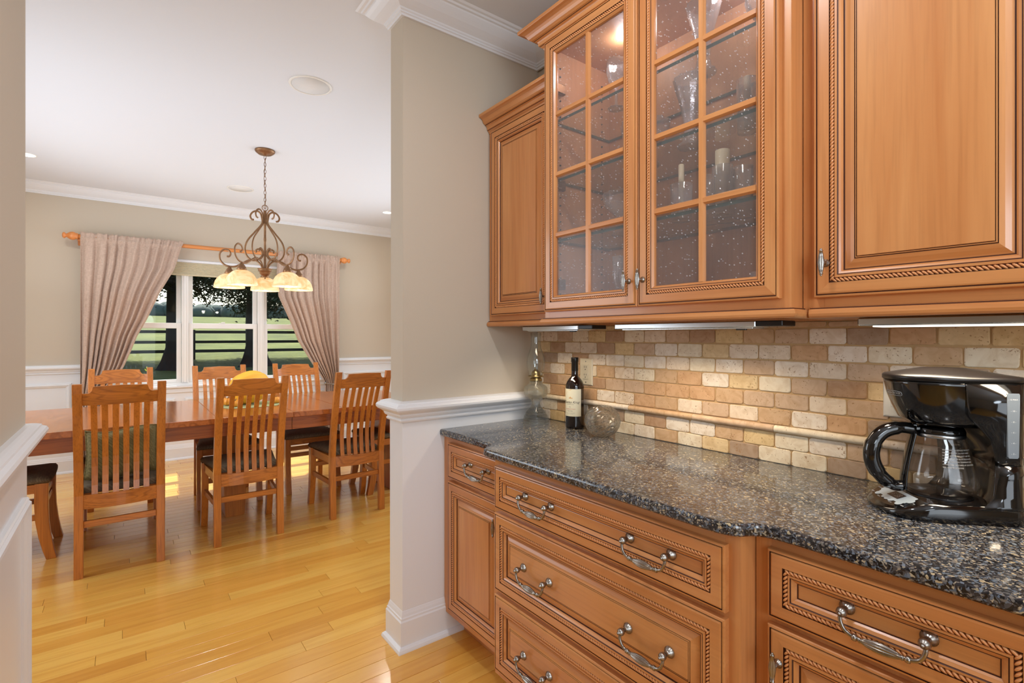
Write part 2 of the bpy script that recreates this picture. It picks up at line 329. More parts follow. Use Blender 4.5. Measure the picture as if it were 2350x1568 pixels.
M['lamp_glass'] = real_glass('pressed_lamp_glass', (.99, 1, .98, 1), clear=.6)
def emit(name, c, s):
    m, nt, b = newmat(name); nt.nodes.remove(b); e = N(nt, 'ShaderNodeEmission'); e.inputs['Color'].default_value = c; e.inputs['Strength'].default_value = s
    L(nt, e.outputs[0], nt.nodes['Material Output'].inputs['Surface']); return m
M['bulb'] = emit('lit_bulb', (1, .8, .5, 1), 6)
M['led'] = emit('lit_downlight', (1, .97, .9, 1), 3)
M['strip'] = emit('lit_strip', (1, .9, .75, 1), 2.2)
def shade_mat():
    m, nt, b = newmat('alabaster_glass'); tc = N(nt, 'ShaderNodeTexCoord')
    n = N(nt, 'ShaderNodeTexNoise'); n.inputs['Scale'].default_value = 9; n.inputs['Detail'].default_value = 5; n.inputs['Distortion'].default_value = 2.5
    L(nt, tc.outputs['Object'], n.inputs['Vector'])
    r = ramp(nt, [(.35, '#ecd3a0'), (.62, '#fbf0d4')]); L(nt, n.outputs['Fac'], r.inputs[0]); L(nt, r.outputs[0], b.inputs['Base Color'])
    b.inputs['Roughness'].default_value = .25; b.inputs['Emission Strength'].default_value = .22; L(nt, r.outputs[0], b.inputs['Emission Color'])
    tr = N(nt, 'ShaderNodeBsdfTranslucent'); L(nt, r.outputs[0], tr.inputs['Color'])
    mx = N(nt, 'ShaderNodeMixShader'); mx.inputs[0].default_value = .5
    L(nt, b.outputs[0], mx.inputs[1]); L(nt, tr.outputs[0], mx.inputs[2]); L(nt, mx.outputs[0], nt.nodes['Material Output'].inputs['Surface'])
    return m
M['shade'] = shade_mat()
def grass():
    m, nt, b = newmat('meadow_grass'); tc = N(nt, 'ShaderNodeTexCoord')
    n = N(nt, 'ShaderNodeTexNoise'); n.inputs['Scale'].default_value = .35; n.inputs['Detail'].default_value = 9; n.inputs['Roughness'].default_value = .75
    L(nt, tc.outputs['Object'], n.inputs['Vector'])
    r = ramp(nt, [(.3, '#434a1e'), (.5, '#66702c'), (.72, '#858844')]); L(nt, n.outputs['Fac'], r.inputs[0]); L(nt, r.outputs[0], b.inputs['Base Color'])
    b.inputs['Roughness'].default_value = .95
    n2 = N(nt, 'ShaderNodeTexNoise'); n2.inputs['Scale'].default_value = 9; n2.inputs['Detail'].default_value = 6; L(nt, tc.outputs['Object'], n2.inputs['Vector'])
    bp = N(nt, 'ShaderNodeBump'); bp.inputs['Strength'].default_value = 1; bp.inputs['Distance'].default_value = .15
    L(nt, n2.outputs['Fac'], bp.inputs['Height']); L(nt, bp.outputs[0], b.inputs['Normal'])
    return m
M['grass'] = grass()

# ---------------------------------------------------------------- mesh helpers
class MB:
    def __init__(s): s.v = []; s.f = []; s.m = []; s.sm = []
    def add(s, vs, fs, mi=0, smooth=False):
        b = len(s.v); s.v += [tuple(v) for v in vs]
        for k, f in enumerate(fs):
            s.f.append(tuple(b + i for i in f)); s.m.append(mi[k] if isinstance(mi, (list, tuple)) else mi); s.sm.append(smooth)
        return s
    def box(s, x0, x1, y0, y1, z0, z1, mi=0, bev=0):
        if bev <= 0:
            vs = [(x, y, z) for z in (z0, z1) for y in (y0, y1) for x in (x0, x1)]
            return s.add(vs, [(0, 2, 3, 1), (4, 5, 7, 6), (0, 1, 5, 4), (2, 6, 7, 3), (0, 4, 6, 2), (1, 3, 7, 5)], mi)
        # chamfered box: 24 verts
        b = bev; xs, ys, zs = (x0, x1), (y0, y1), (z0, z1); vs = []; idx = {}
        for i in (0, 1):
            for j in (0, 1):
                for k in (0, 1):
                    X, Y, Z = xs[i], ys[j], zs[k]; dx, dy, dz = (b if i == 0 else -b), (b if j == 0 else -b), (b if k == 0 else -b)
                    for t, p in enumerate(((X, Y + dy, Z + dz), (X + dx, Y, Z + dz), (X + dx, Y + dy, Z))):
                        idx[i, j, k, t] = len(vs); vs.append(p)
        I = idx; fs = []
        for i in (0, 1): fs.append((I[i, 0, 0, 0], I[i, 1, 0, 0], I[i, 1, 1, 0], I[i, 0, 1, 0]))
        for j in (0, 1): fs.append((I[0, j, 0, 1], I[1, j, 0, 1], I[1, j, 1, 1], I[0, j, 1, 1]))
        for k in (0, 1): fs.append((I[0, 0, k, 2], I[1, 0, k, 2], I[1, 1, k, 2], I[0, 1, k, 2]))
        for a in (0, 1):
            for c in (0, 1):
                fs.append((I[a, c, 0, 0], I[a, c, 1, 0], I[a, c, 1, 1], I[a, c, 0, 1]))
                fs.append((I[a, 0, c, 0], I[a, 1, c, 0], I[a, 1, c, 2], I[a, 0, c, 2]))
                fs.append((I[0, a, c, 1], I[1, a, c, 1], I[1, a, c, 2], I[0, a, c, 2]))
        for i in (0, 1):
            for j in (0, 1):
                for k in (0, 1): fs.append((I[i, j, k, 0], I[i, j, k, 1], I[i, j, k, 2]))
        return s.add(vs, fs, mi)
    def lathe(s, prof, c=(0, 0, 0), segs=24, mi=0, axis='Z', ribs=0, rib_d=0, rib_rng=None, smooth=True, squash=1.0):
        vs = []; fs = []; n = len(prof)
        for (r, z) in prof:
            for k in range(segs):
                a = 2 * math.pi * k / segs; rr = r
                if ribs and (rib_rng is None or rib_rng[0] <= z <= rib_rng[1]): rr = r * (1 - rib_d * (.5 - .5 * math.cos(ribs * a)))
                p = (rr * math.cos(a), rr * math.sin(a) * squash, z)
                if axis == 'X': p = (p[2], p[0], p[1])
                elif axis == '-X': p = (-p[2], p[0], -p[1])
                elif axis == 'Y': p = (p[1], p[2], p[0])
                vs.append((c[0] + p[0], c[1] + p[1], c[2] + p[2]))
        for i in range(n - 1):
            for k in range(segs):
                k2 = (k + 1) % segs; fs.append((i * segs + k, i * segs + k2, (i + 1) * segs + k2, (i + 1) * segs + k))
        if prof[0][0] > 1e-6: fs.append(tuple(range(segs))[::-1])
        if prof[-1][0] > 1e-6: fs.append(tuple((n - 1) * segs + k for k in range(segs)))
        return s.add(vs, fs, mi, smooth)
    def tube(s, path, rad, segs=8, mi=0, closed=False, smooth=True, sect=None, up=None):
        P = [Vector(p) for p in path]; n = len(P); vs = []; fs = []
        if not isinstance(rad, (list, tuple)): rad = [rad] * n
        T = []
        for i in range(n):
            a = P[i - 1] if (i > 0 or closed) else P[i]; b = P[(i + 1) % n] if (i < n - 1 or closed) else P[i]
            t = (b - a); T.append(t.normalized() if t.length > 1e-9 else Vector((0, 0, 1)))
        u = Vector(up) if up else (Vector((0, 0, 1)) if abs(T[0].z) < .9 else Vector((1, 0, 0)))
        u = (u - T[0] * u.dot(T[0])).normalized(); segs = len(sect) if sect else segs
        for i in range(n):
            if up: u = Vector(up)
            u = (u - T[i] * u.dot(T[i])).normalized(); w = T[i].cross(u)
            for k in range(segs):
                if sect: a, b = sect[k]
                else: a, b = math.cos(2 * math.pi * k / segs), math.sin(2 * math.pi * k / segs)
                vs.append(P[i] + (u * a + w * b) * rad[i])
        for i in range(n if closed else n - 1):
            j = (i + 1) % n
            for k in range(segs):
                k2 = (k + 1) % segs; fs.append((i * segs + k, i * segs + k2, j * segs + k2, j * segs + k))
        if not closed: fs.append(tuple(range(segs))[::-1]); fs.append(tuple((n - 1) * segs + k for k in range(segs)))
        return s.add(vs, fs, mi, smooth)
    def sweep(s, prof, path, z0=0, closed=False, mi=0):
        """moulding: prof is (out, up) points, path is xy points, out = left-hand normal of the path; mitred"""
        n = len(path); m = len(prof); P = [Vector((p[0], p[1])) for p in path]; vs = []; fs = []; ms = []
        for i in range(n):
            d0 = (P[i] - P[i - 1]).normalized() if (i > 0 or closed) else None
            d1 = (P[(i + 1) % n] - P[i]).normalized() if (i < n - 1 or closed) else None
            if d0 is None: d0 = d1
            if d1 is None: d1 = d0
            n0 = Vector((-d0.y, d0.x)); n1 = Vector((-d1.y, d1.x)); mv = (n0 + n1)
            mv = mv / max(.2, mv.dot(n0))
            for (o, u) in prof: vs.append((P[i].x + mv.x * o, P[i].y + mv.y * o, z0 + u))
        for i in range(n if closed else n - 1):
            j = (i + 1) % n
            for k in range(m - 1):
                fs.append((i * m + k, j * m + k, j * m + k + 1, i * m + k + 1)); ms.append(mi[k] if isinstance(mi, (list, tuple)) else mi)
        if not closed:
            fs.append(tuple(range(m))); fs.append(tuple((n - 1) * m + k for k in range(m))[::-1]); e = mi[0] if isinstance(mi, (list, tuple)) else mi; ms += [e, e]
        return s.add(vs, fs, ms)
    def prism(s, poly, z0, z1, mi=0, smooth=False):
        n = len(poly); vs = [(p[0], p[1], z0) for p in poly] + [(p[0], p[1], z1) for p in poly]
        fs = [tuple(range(n))[::-1], tuple(range(n, 2 * n))] + [(i, (i + 1) % n, n + (i + 1) % n, n + i) for i in range(n)]
        return s.add(vs, fs, mi, smooth)
    def loft(s, rings, mi=0, smooth=True, caps=True):
        n = len(rings[0]); vs = [p for r in rings for p in r]; fs = []
        for i in range(len(rings) - 1):
            for k in range(n):
                k2 = (k + 1) % n; fs.append((i * n + k, i * n + k2, (i + 1) * n + k2, (i + 1) * n + k))
        if caps: fs.append(tuple(range(n))[::-1]); fs.append(tuple((len(rings) - 1) * n + k for k in range(n)))
        return s.add(vs, fs, mi, smooth)
    def grid(s, fn, nu, nv, mi=0, smooth=True):
        vs = [fn(i / nu, j / nv) for j in range(nv + 1) for i in range(nu + 1)]
        fs = [(j * (nu + 1) + i, j * (nu + 1) + i + 1, (j + 1) * (nu + 1) + i + 1, (j + 1) * (nu + 1) + i) for j in range(nv) for i in range(nu)]
        return s.add(vs, fs, mi, smooth)
    def xf(s, mat):
        s.v = [tuple(mat @ Vector(v)) for v in s.v]; return s
    def mesh(s, name, mats, off=(0, 0, 0)):
        me = bpy.data.meshes.new(name)
        me.from_pydata([(v[0] - off[0], v[1] - off[1], v[2] - off[2]) for v in s.v], [], s.f)
        for m in (mats if isinstance(mats, (list, tuple)) else [mats]): me.materials.append(M[m] if isinstance(m, str) else m)
        me.polygons.foreach_set('material_index', s.m); me.polygons.foreach_set('use_smooth', s.sm)
        me.update(); return me

def link(name, me, parent=None, loc=(0, 0, 0)):
    o = bpy.data.objects.new(name, me); col.objects.link(o); o.location = loc
    if parent is not None: o.parent = parent
    return o
def wloc(o):
    v = Vector((0, 0, 0))
    while o is not None: v += o.location; o = o.parent
    return v
def part(name, mb, mats, parent, world=True, label=None, kind=None, recalc=False):
    """a mesh given in world coordinates (or in the parent's when world is False)"""
    off = wloc(parent) if world else (0, 0, 0)
    o = link(name, mb.mesh(name, mats, off), parent)
    if recalc: fix(o)
    if label: o['label'] = label
    if kind: o['kind'] = kind
    return o
def fix(o):
    import bmesh
    bm = bmesh.new(); bm.from_mesh(o.data); bmesh.ops.recalc_face_normals(bm, faces=bm.faces); bm.to_mesh(o.data); bm.free(); return o
def bevel(o, w=.002, seg=2, ang=35):
    md = o.modifiers.new('bevel', 'BEVEL'); md.width = w; md.segments = seg; md.limit_method = 'ANGLE'; md.angle_limit = R(ang); return o
def thing(name, label, cat, loc=(0, 0, 0), rotz=0, group=None):
    o = bpy.data.objects.new(name, None); col.objects.link(o); o.location = loc; o.rotation_euler = (0, 0, rotz); o.empty_display_size = .1
    o['label'] = label; o['category'] = cat
    if group: o['group'] = group
    return o
def tag(o, label, cat, group=None):
    o['label'] = label; o['category'] = cat
    if group: o['group'] = group
    return o
def struct(name, mb, mats, parent=None, label=None):
    o = link(name, mb.mesh(name, mats), parent)
    if parent is None: o['kind'] = 'structure'
    if label: o['label'] = label
    return o
def copy_tree(o, parent=None):
    c = o.copy(); col.objects.link(c); c.parent = parent
    for ch in list(o.children): copy_tree(ch, c)
    return c
def text_mesh(body, size, extrude=.0003, shear=0, spacing=1.0, align='CENTER', offset=0):
    cu = bpy.data.curves.new('lettering', 'FONT'); cu.body = body; cu.size = size; cu.extrude = extrude; cu.shear = shear
    cu.align_x = align; cu.align_y = 'CENTER'; cu.space_character = spacing; cu.resolution_u = 2; cu.offset = offset
    ob = bpy.data.objects.new('lettering', cu); col.objects.link(ob)
    dg = bpy.context.evaluated_depsgraph_get(); me = bpy.data.meshes.new_from_object(ob.evaluated_get(dg))
    vs = [tuple(v.co) for v in me.vertices]; fs = [tuple(p.vertices) for p in me.polygons]
    bpy.data.objects.remove(ob); bpy.data.curves.remove(cu); bpy.data.meshes.remove(me)
    return vs, fs
def smooth_path(pts, n=6, closed=False):
    """Catmull-Rom through the points"""
    P = [Vector(p) for p in pts]; out = []; m = len(P)
    for i in range(m if closed else m - 1):
        p0 = P[i - 1] if (i > 0 or closed) else P[0] * 2 - P[1]; p1 = P[i]; p2 = P[(i + 1) % m]
        p3 = P[(i + 2) % m] if (i + 2 < m or closed) else P[-1] * 2 - P[-2]
        for k in range(n):
            t = k / n
            out.append(.5 * ((2 * p1) + (p2 - p0) * t + (2 * p0 - 5 * p1 + 4 * p2 - p3) * t * t + (3 * p1 - p0 - 3 * p2 + p3) * t ** 3))
    if not closed: out.append(P[-1])
    return out

# ================================================================ THE ROOM
ZC = 2.775
S_IDX = 0
# floor: sub-floor slab with every board in view as a part
fl = MB(); fl.box(-3.3, W + .01, -3.7, 2.06, -.06, -.0065); fl.box(DX0, DX1, 2.06, F + .02, -.06, -.0065)
floor = struct('floor', fl, 'subfloor')
PW = .0828
plank_me = {}
def plank_mesh(Ln):
    if Ln not in plank_me:
        mb = MB(); mb.box(0, Ln - .0011, .0006, PW - .0006, -.006, 0, 0, .0008); plank_me[Ln] = mb.mesh('plank', 'floor')
    return plank_me[Ln]
nplank = 0; rest = MB()
y = F - PW * 1.0; row = 0
while y > -3.6:
    din = y > 2.06; x0 = DX0 if din else (XL if y > 1.05 else -3.2); x1 = DX1 if din else 1.30
    x = x0 - rnd.uniform(0, .9)
    while x < x1:
        Ln = rnd.choice((.7, .9, 1.1, 1.3, 1.5)); a = max(x, x0); b_ = min(x + Ln, x1)
        if b_ - a > .04:
            if y > 1.15:
                if a == x and b_ == x + Ln: me = plank_mesh(Ln)
                else:
                    mb = MB(); mb.box(0, b_ - a - .0011, .0006, PW - .0006, -.006, 0, 0, .0008); me = mb.mesh('plank', 'floor')
                link('plank', me, floor, (a, y, 0)); nplank += 1
            else: rest.box(a, b_ - .0007, y + .0004, y + PW - .0004, -.006, 0, 0)
        x += Ln
    y -= PW; row += 1
o = link('plank_field', rest.mesh('plank_field', 'floor'), floor); o['kind'] = 'stuff'

cl = MB(); cl.box(-3.3, DX1, -3.7, F + .1, ZC, ZC + .08)
struct('ceiling', cl, 'ceil')
wr = MB(); wr.box(W + .008, W + .13, -3.7, YE, 0, ZC); wall_right = struct('wall_right', wr, 'wall')
we = MB(); we.box(XP, DX1, YE, YD, 0, ZC); struct('wall_end', we, 'wall')
wl = MB(); wl.box(XL - .12, XL, 1.0, 2.184, 0, ZC); wl.box(DX0, XL - .12, 2.064, 2.184, 0, ZC); struct('wall_left', wl, 'wall')
wk = MB(); wk.box(-3.42, -3.3, -3.7, 2.064, 0, ZC); wk.box(-3.42, DX0, 2.064, 2.184, 0, ZC); struct('wall_kitchen_left', wk, 'wall')
wk = MB(); wk.box(-3.42, W + .13, -3.82, -3.7, 0, ZC); struct('wall_kitchen_back', wk, 'wall')
wd = MB(); wd.box(DX0 - .12, DX0, 2.064, F, 0, ZC); struct('wall_dining_left', wd, 'wall')
wd = MB(); wd.box(DX1, DX1 + .12, YE, F, 0, ZC); struct('wall_dining_right', wd, 'wall')
WX0, WX1, WZ0, WZ1 = -.219, 2.037, .795, 2.135
wb = MB(); T = .16
wb.box(DX0 - .12, WX0, F, F + T, 0, ZC); wb.box(WX1, DX1 + .12, F, F + T, 0, ZC)
wb.box(WX0, WX1, F, F + T, 0, WZ0); wb.box(WX0, WX1, F, F + T, WZ1, ZC); struct('wall_back', wb, 'wall')

CROWN = [(0, -.098), (.010, -.098), (.012, -.090), (.017, -.087), (.017, -.081), (.022, -.077), (.024, -.071), (.040, -.062), (.058, -.050), (.073, -.036), (.084, -.024), (.087, -.018), (.096, -.016), (.100, -.009), (.110, -.007), (.118, 0), (0, 0)]
cr = MB(); cr.sweep(CROWN, [(W, -3.6), (W, YE), (XP, YE), (XP, YD), (DX1, YD), (DX1, F), (DX0, F), (DX0, 2.184), (XL, 2.184), (XL, 1.0)], ZC)
struct('trim_1', cr, 'white')
RAIL = [(0, 0), (.010, 0), (.014, .003), (.016, .009), (.012, .014), (.012, .019), (.019, .022), (.023, .030), (.024, .036), (.033, .043), (.044, .050), (.049, .057), (.050, .066), (.046, .074), (.036, .079), (.034, .084), (.022, .088), (.014, .090), (0, .090)]
ra = MB(); zr0 = ZRT - .090
ra.sweep(RAIL, [(W - .004, YE), (XP, YE), (XP, YD), (DX1, YD), (DX1, F), (WX1 + .02, F)], zr0)
ra.sweep(RAIL, [(WX0 - .02, F), (DX0, F), (DX0, 2.184), (XL, 2.184), (XL, 1.0)], zr0)
struct('trim_2', ra, 'white')
# white painted dado below the rail
FLAT = [(0, 0), (.003, 0), (.003, zr0 + .01), (0, zr0 + .01)]
da = MB(); da.sweep(FLAT, [(W - .004, YE), (XP, YE), (XP, YD), (DX1, YD), (DX1, F), (WX1, F)], 0)
da.sweep(FLAT, [(WX0, F), (DX0, F), (DX0, 2.184), (XL, 2.184), (XL, 1.0)], 0)
da.box(WX0, WX1, F - .003, F, 0, WZ0 - .07)
struct('trim_3', da, 'white')
BASE = [(0, 0), (.032, 0), (.032, .005), (.029, .014), (.022, .021), (.017, .023), (.017, .122), (.013, .128), (.013, .136), (.010, .140), (.008, .150), (.004, .163), (0, .168)]
bs = MB(); bs.sweep(BASE, [(1.222, YE), (XP, YE), (XP, YD), (DX1, YD), (DX1, F), (DX0, F), (DX0, 2.184), (XL, 2.184), (XL, 1.0)], 0)
struct('baseboard_1', bs, 'white')

def rings(mb, a0, a1, b0, b1, prof, mp, mv=0, mh=1, cap=True, capm=None):
    """nested rectangles: prof = [(inset, depth, override material or None)], joined by mitred strips"""
    vs = []; fs = []; ms = []
    for (i, d, _) in prof: vs += [mp(a0 + i, b0 + i, d), mp(a1 - i, b0 + i, d), mp(a1 - i, b1 - i, d), mp(a0 + i, b1 - i, d)]
    for k in range(len(prof) - 1):
        for j in range(4):
            j2 = (j + 1) % 4; fs.append((4 * k + j, 4 * k + j2, 4 * k + 4 + j2, 4 * k + 4 + j))
            ov = prof[k + 1][2]; ms.append(ov if ov is not None else (mh if j in (0, 2) else mv))
    if cap: k = 4 * (len(prof) - 1); fs.append((k, k + 1, k + 2, k + 3)); ms.append(mv if capm is None else capm)
    mb.add(vs, fs, ms)
FRAME = [(0, 0, None), (0, .010, None), (.004, .014, None), (.008, .013, None), (.012, .020, None), (.020, .021, None), (.024, .014, None), (.032, .012, None), (.040, .006, None), (.044, 0, None)]
pf = MB()
for (a, b) in ((-1.38, -.40), (2.24, 3.18)):
    rings(pf, a, b, .235, .872, FRAME, lambda x, z, d: (x, F - .003 - d, z), 0, 0, False)
for (a, b) in ((-.30, .44), (.53, 1.29), (1.38, 2.14)):
    rings(pf, a, b, .235, .66, FRAME, lambda x, z, d: (x, F - .003 - d, z), 0, 0, False)
rings(pf, 1.02, 2.115, .235, .838, FRAME, lambda y_, z, d: (XL + .003 + d, y_, z), 0, 0, False)
struct('trim_4', pf, 'white')

# ---- the triple window
wf = MB(); fy0, fy1 = F + .02, F + .11
def wbox(mb, x0, x1, z0, z1, y0=fy0, y1=fy1, b=.002): mb.box(x0, x1, y0, y1, z0, z1, 0, b)
wbox(wf, WX0, WX0 + .035, WZ0, WZ1); wbox(wf, WX1 - .035, WX1, WZ0, WZ1); wbox(wf, WX0 + .035, WX1 - .035, WZ1 - .035, WZ1); wbox(wf, WX0 + .035, WX1 - .035, WZ0, WZ0 + .03)
window = struct('window_1', wf, 'vinyl')
UNITS = [(-.219, .533), (.533, 1.285), (1.285, 2.037)]
def wpart(name, mb, mats, label=None):
    o = link(name, mb.mesh(name, mats), window)
    if label: o['label'] = label
    return o
for xm in (.533, 1.285):
    mb = MB(); wbox(mb, xm - .031, xm + .031, WZ0 + .03, WZ1 - .035, F + .012, F + .12); mb.box(xm - .012, xm + .012, F + .004, F + .014, WZ0 + .03, WZ1 - .035, 0, .002); wpart('mullion', mb, 'vinyl')
sl = MB(); sl.box(WX0 - .03, WX1 + .03, F - .045, F + .02, WZ0 - .022, WZ0 + .002, 0, .004); wpart('sill', sl, 'white')
ap = MB(); ap.box(WX0 - .015, WX1 + .015, F - .018, F - .003, WZ0 - .075, WZ0 - .022, 0, .003); wpart('apron', ap, 'white')
jm = MB(); jm.box(WX0 - .022, WX0, F - .012, F + .02, WZ0, WZ1 + .022, 0, .002); jm.box(WX1, WX1 + .022, F - .012, F + .02, WZ0, WZ1 + .022, 0, .002); jm.box(WX0, WX1, F - .012, F + .02, WZ1, WZ1 + .022, 0, .002); wpart('casing', jm, 'white')
for (x0, x1) in UNITS:
    a, b = x0 + .034, x1 - .034
    for (zb, zt, yy, rb, rt, nm) in ((1.412, WZ1 - .035, F + .072, .060, .045, 'upper_sash'), (.825, 1.471, F + .036, .037, .058, 'lower_sash')):
        mb = MB(); st = .042
        mb.box(a, a + st, yy, yy + .032, zb, zt, 0, .003); mb.box(b - st, b, yy, yy + .032, zb, zt, 0, .003)
        mb.box(a + st, b - st, yy, yy + .032, zb, zb + rb, 0, .003); mb.box(a + st, b - st, yy, yy + .032, zt - rt, zt, 0, .003)
        so = wpart(nm, mb, 'vinyl')
        g = MB(); g.box(a + st, b - st, yy + .014, yy + .017, zb + rb, zt - rt); o = link('pane', g.mesh('pane', 'window_glass'), so)
    mb = MB(); xm = (x0 + x1) / 2 - .02; mb.box(xm - .03, xm + .03, F + .040, F + .066, 1.471, 1.477, 0, .002); mb.box(xm - .008, xm + .03, F + .036, F + .05, 1.477, 1.487, 0, .002); wpart('sash_lock', mb, 'white_plastic')

# ---- outdoors
def gz(x, y): return -.35 + max(0, y - 12) * .0486 if y < 150 else 6.36
gm = MB(); ys = [F + .2, 9, 12, 14, 16, 18, 20, 22, 24, 26, 30, 36, 45, 60, 80, 110, 150, 260]
gm.grid(lambda u, v: (-90 + 260 * u, ys[int(round(v * (len(ys) - 1)))], gz(0, ys[int(round(v * (len(ys) - 1)))])), 26, len(ys) - 1)
o = link('lawn', gm.mesh('lawn', 'grass')); o['kind'] = 'structure'; o['label'] = 'sloping green meadow'
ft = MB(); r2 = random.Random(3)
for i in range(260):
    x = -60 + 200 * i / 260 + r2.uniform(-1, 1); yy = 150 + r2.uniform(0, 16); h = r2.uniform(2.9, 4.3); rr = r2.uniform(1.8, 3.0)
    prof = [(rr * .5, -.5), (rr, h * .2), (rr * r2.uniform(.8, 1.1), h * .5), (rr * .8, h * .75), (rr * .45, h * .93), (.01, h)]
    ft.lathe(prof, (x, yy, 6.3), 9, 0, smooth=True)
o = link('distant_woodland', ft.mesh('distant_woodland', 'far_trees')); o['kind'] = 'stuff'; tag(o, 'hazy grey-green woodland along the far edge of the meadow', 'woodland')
FY = 26.0
fe = thing('board_fence', 'black three-board horse fence crossing the meadow behind the trees', 'fence', (2.3, FY, .3))
px = 2.42 - 2.6 * 6
while px < 20:
    mb = MB(); mb.box(px - .07, px + .07, FY - .07, FY + .07, gz(0, FY) - .05, 1.62, 0, .01); part('post', mb, 'fence', fe)
    for (z0, z1) in ((1.466, 1.59), (1.03, 1.15), (.626, .757)):
        mb = MB(); mb.box(px + .002, px + 2.598, FY - .105, FY - .072, z0, z1, 0, .005); part('board', mb, 'fence', fe)
    px += 2.6
def tree(name, label, x, y, r, lean, canopy, seed, nleaf):
    rr = random.Random(seed); z0 = gz(x, y) - .1
    t = thing(name, label, 'tree', (x, y, z0), group='big trees beyond the window')
    mb = MB(); ringsv = []
    for (h, k) in ((0, 2.1), (.15, 1.65), (.4, 1.3), (.9, 1.06), (1.8, 1.0), (3.2, .95), (5, .8), (7.5, .5), (9, .2)):
        ring = []
        for j in range(14):
            a = 2 * math.pi * j / 14; q = r * k * (1 + .10 * math.sin(3 * a + seed) * (2.1 if h < .5 else 1) + rr.uniform(-.05, .05)); ring.append((x + lean * h + q * math.cos(a), y + q * math.sin(a), z0 + h))
        ringsv.append(ring)
    mb.loft(ringsv); part('trunk', mb, 'bark', t)
    (cx0, cx1, cy0, cy1, cz0, cz1) = canopy
    br = MB()
    for i in range(26):
        a = rr.uniform(0, 6.28); h = rr.uniform(2.6, 7.5); ln = rr.uniform(2.5, 5.0)
        p0 = Vector((x + lean * h, y, z0 + h)); p1 = p0 + Vector((math.cos(a) * ln * .5, math.sin(a) * ln * .5, .5)); p2 = p0 + Vector((math.cos(a) * ln, math.sin(a) * ln, -.35 * rr.random()))
        br.tube(smooth_path([p0, p1, p2], 3), [.09, .08, .07, .06, .045, .03, .015], 5)
    part('branches', br, 'bark', t, kind='stuff')
    lv = MB(); ntw = nleaf // 14
    for i in range(ntw):
        cxx = rr.uniform(cx0, cx1); cyy = rr.uniform(cy0, cy1); f_ = ((cxx - x) / 5.0) ** 2 * .15
        low = cz0 + 1.1 * (.5 + .5 * math.sin(cxx * 1.7 + seed)) + f_
        czz = low + (cz1 - low) * rr.random() ** 1.8
        sg = .30 if czz < low + 1.4 else .42
        for j in range(14):
            c = Vector((cxx + rr.gauss(0, sg), cyy + rr.gauss(0, sg), czz + rr.gauss(0, sg * .6)))
            s_ = rr.uniform(.04, .09) if czz < low + 1.5 else rr.uniform(.16, .30)
            d1 = Vector((rr.gauss(0, 1), rr.gauss(0, 1), rr.gauss(0, .6))).normalized() * s_; d2 = d1.cross(Vector((rr.gauss(0, 1), rr.gauss(0, 1), rr.gauss(0, 1)))).normalized() * s_ * .55
            lv.add([c - d1, c + d2 * .8, c + d1, c - d2], [(0, 1, 2, 3)])
    part('foliage', lv, 'leaf', t, kind='stuff')
tree('shade_tree', 'big dark tree trunk with flared roots seen through the left window sash', 1.62, 22.0, .36, .0, (-6, 2.9, 19.5, 28, 2.6, 9.0), 5, 62000)
tree('shade_tree', 'dark straight tree trunk standing at the right edge of the middle window', 4.18, 22.5, .34, .01, (2.9, 11, 19.5, 28, 2.4, 9.0), 9, 66000)
t = thing('garden_shrub', 'yellow-green leafy sprig just outside the left window', 'plant', (.209, 6.95, -.35))
mb = MB(); mb.tube([(.209, 6.95, -.35), (.20, 6.95, .5), (.212, 6.95, .98)], [.006, .005, .002], 6); part('stem', mb, 'stem', t)
for i in range(16):
    z = .60 + i * .024; a = i * 2.4; d = Vector((math.cos(a), math.sin(a) * .6, .75)).normalized(); c = Vector((.21, 6.95, z)); s_ = d.cross(Vector((0, 1, .2))).normalized() * .007
    mb = MB(); mb.add([c, c + d * .022 + s_, c + d * .046, c + d * .022 - s_, c + d * .022 + Vector((0, -.002, .002))], [(0, 1, 4), (1, 2, 4), (2, 3, 4), (3, 0, 4)]); part('leaf', mb, 'leaf_y', t)

# ================================================================ BACKSPLASH
gr = MB(); gr.box(W + .0035, W + .0078, -.42, YE - .0005, .916, 1.372)
link('grout', gr.mesh('grout', 'grout'), wall_right)
rt = random.Random(11); tile_meshes = {}
def tile_mesh(wd, ht, seed):
    q = random.Random(seed); pts = []; r = .0065
    for (cx_, cz_, a0) in ((wd / 2 - r, ht / 2 - r, 0), (-wd / 2 + r, ht / 2 - r, 90), (-wd / 2 + r, -ht / 2 + r, 180), (wd / 2 - r, -ht / 2 + r, 270)):
        for a in (0, 45, 90):
            k = r * q.uniform(.85, 1.12); pts.append((cx_ + k * math.cos(R(a0 + a)) + q.uniform(-.0006, .0006), cz_ + k * math.sin(R(a0 + a)) + q.uniform(-.0006, .0006)))
    mb = MB(); n = len(pts)
    rg = [[(.0045, y_, z) for y_, z in pts], [(.0012, y_, z) for y_, z in pts], [(0, y_ * .955, z * .93) for y_, z in pts]]
    mb.loft(rg, 0, False, False); mb.add([rg[2][k] for k in range(n)], [tuple(range(n))]); return mb.mesh('tile', 'tile')
TV = [tile_mesh(.0995, .0477, i) for i in range(7)]
rowsz = [(.914, .963, 0), (.963, 1.013, 1)] + [(1.038 + .0522 * k, 1.038 + .0522 * (k + 1), k) for k in range(6)] + [(1.3512, 1.372, 0)]
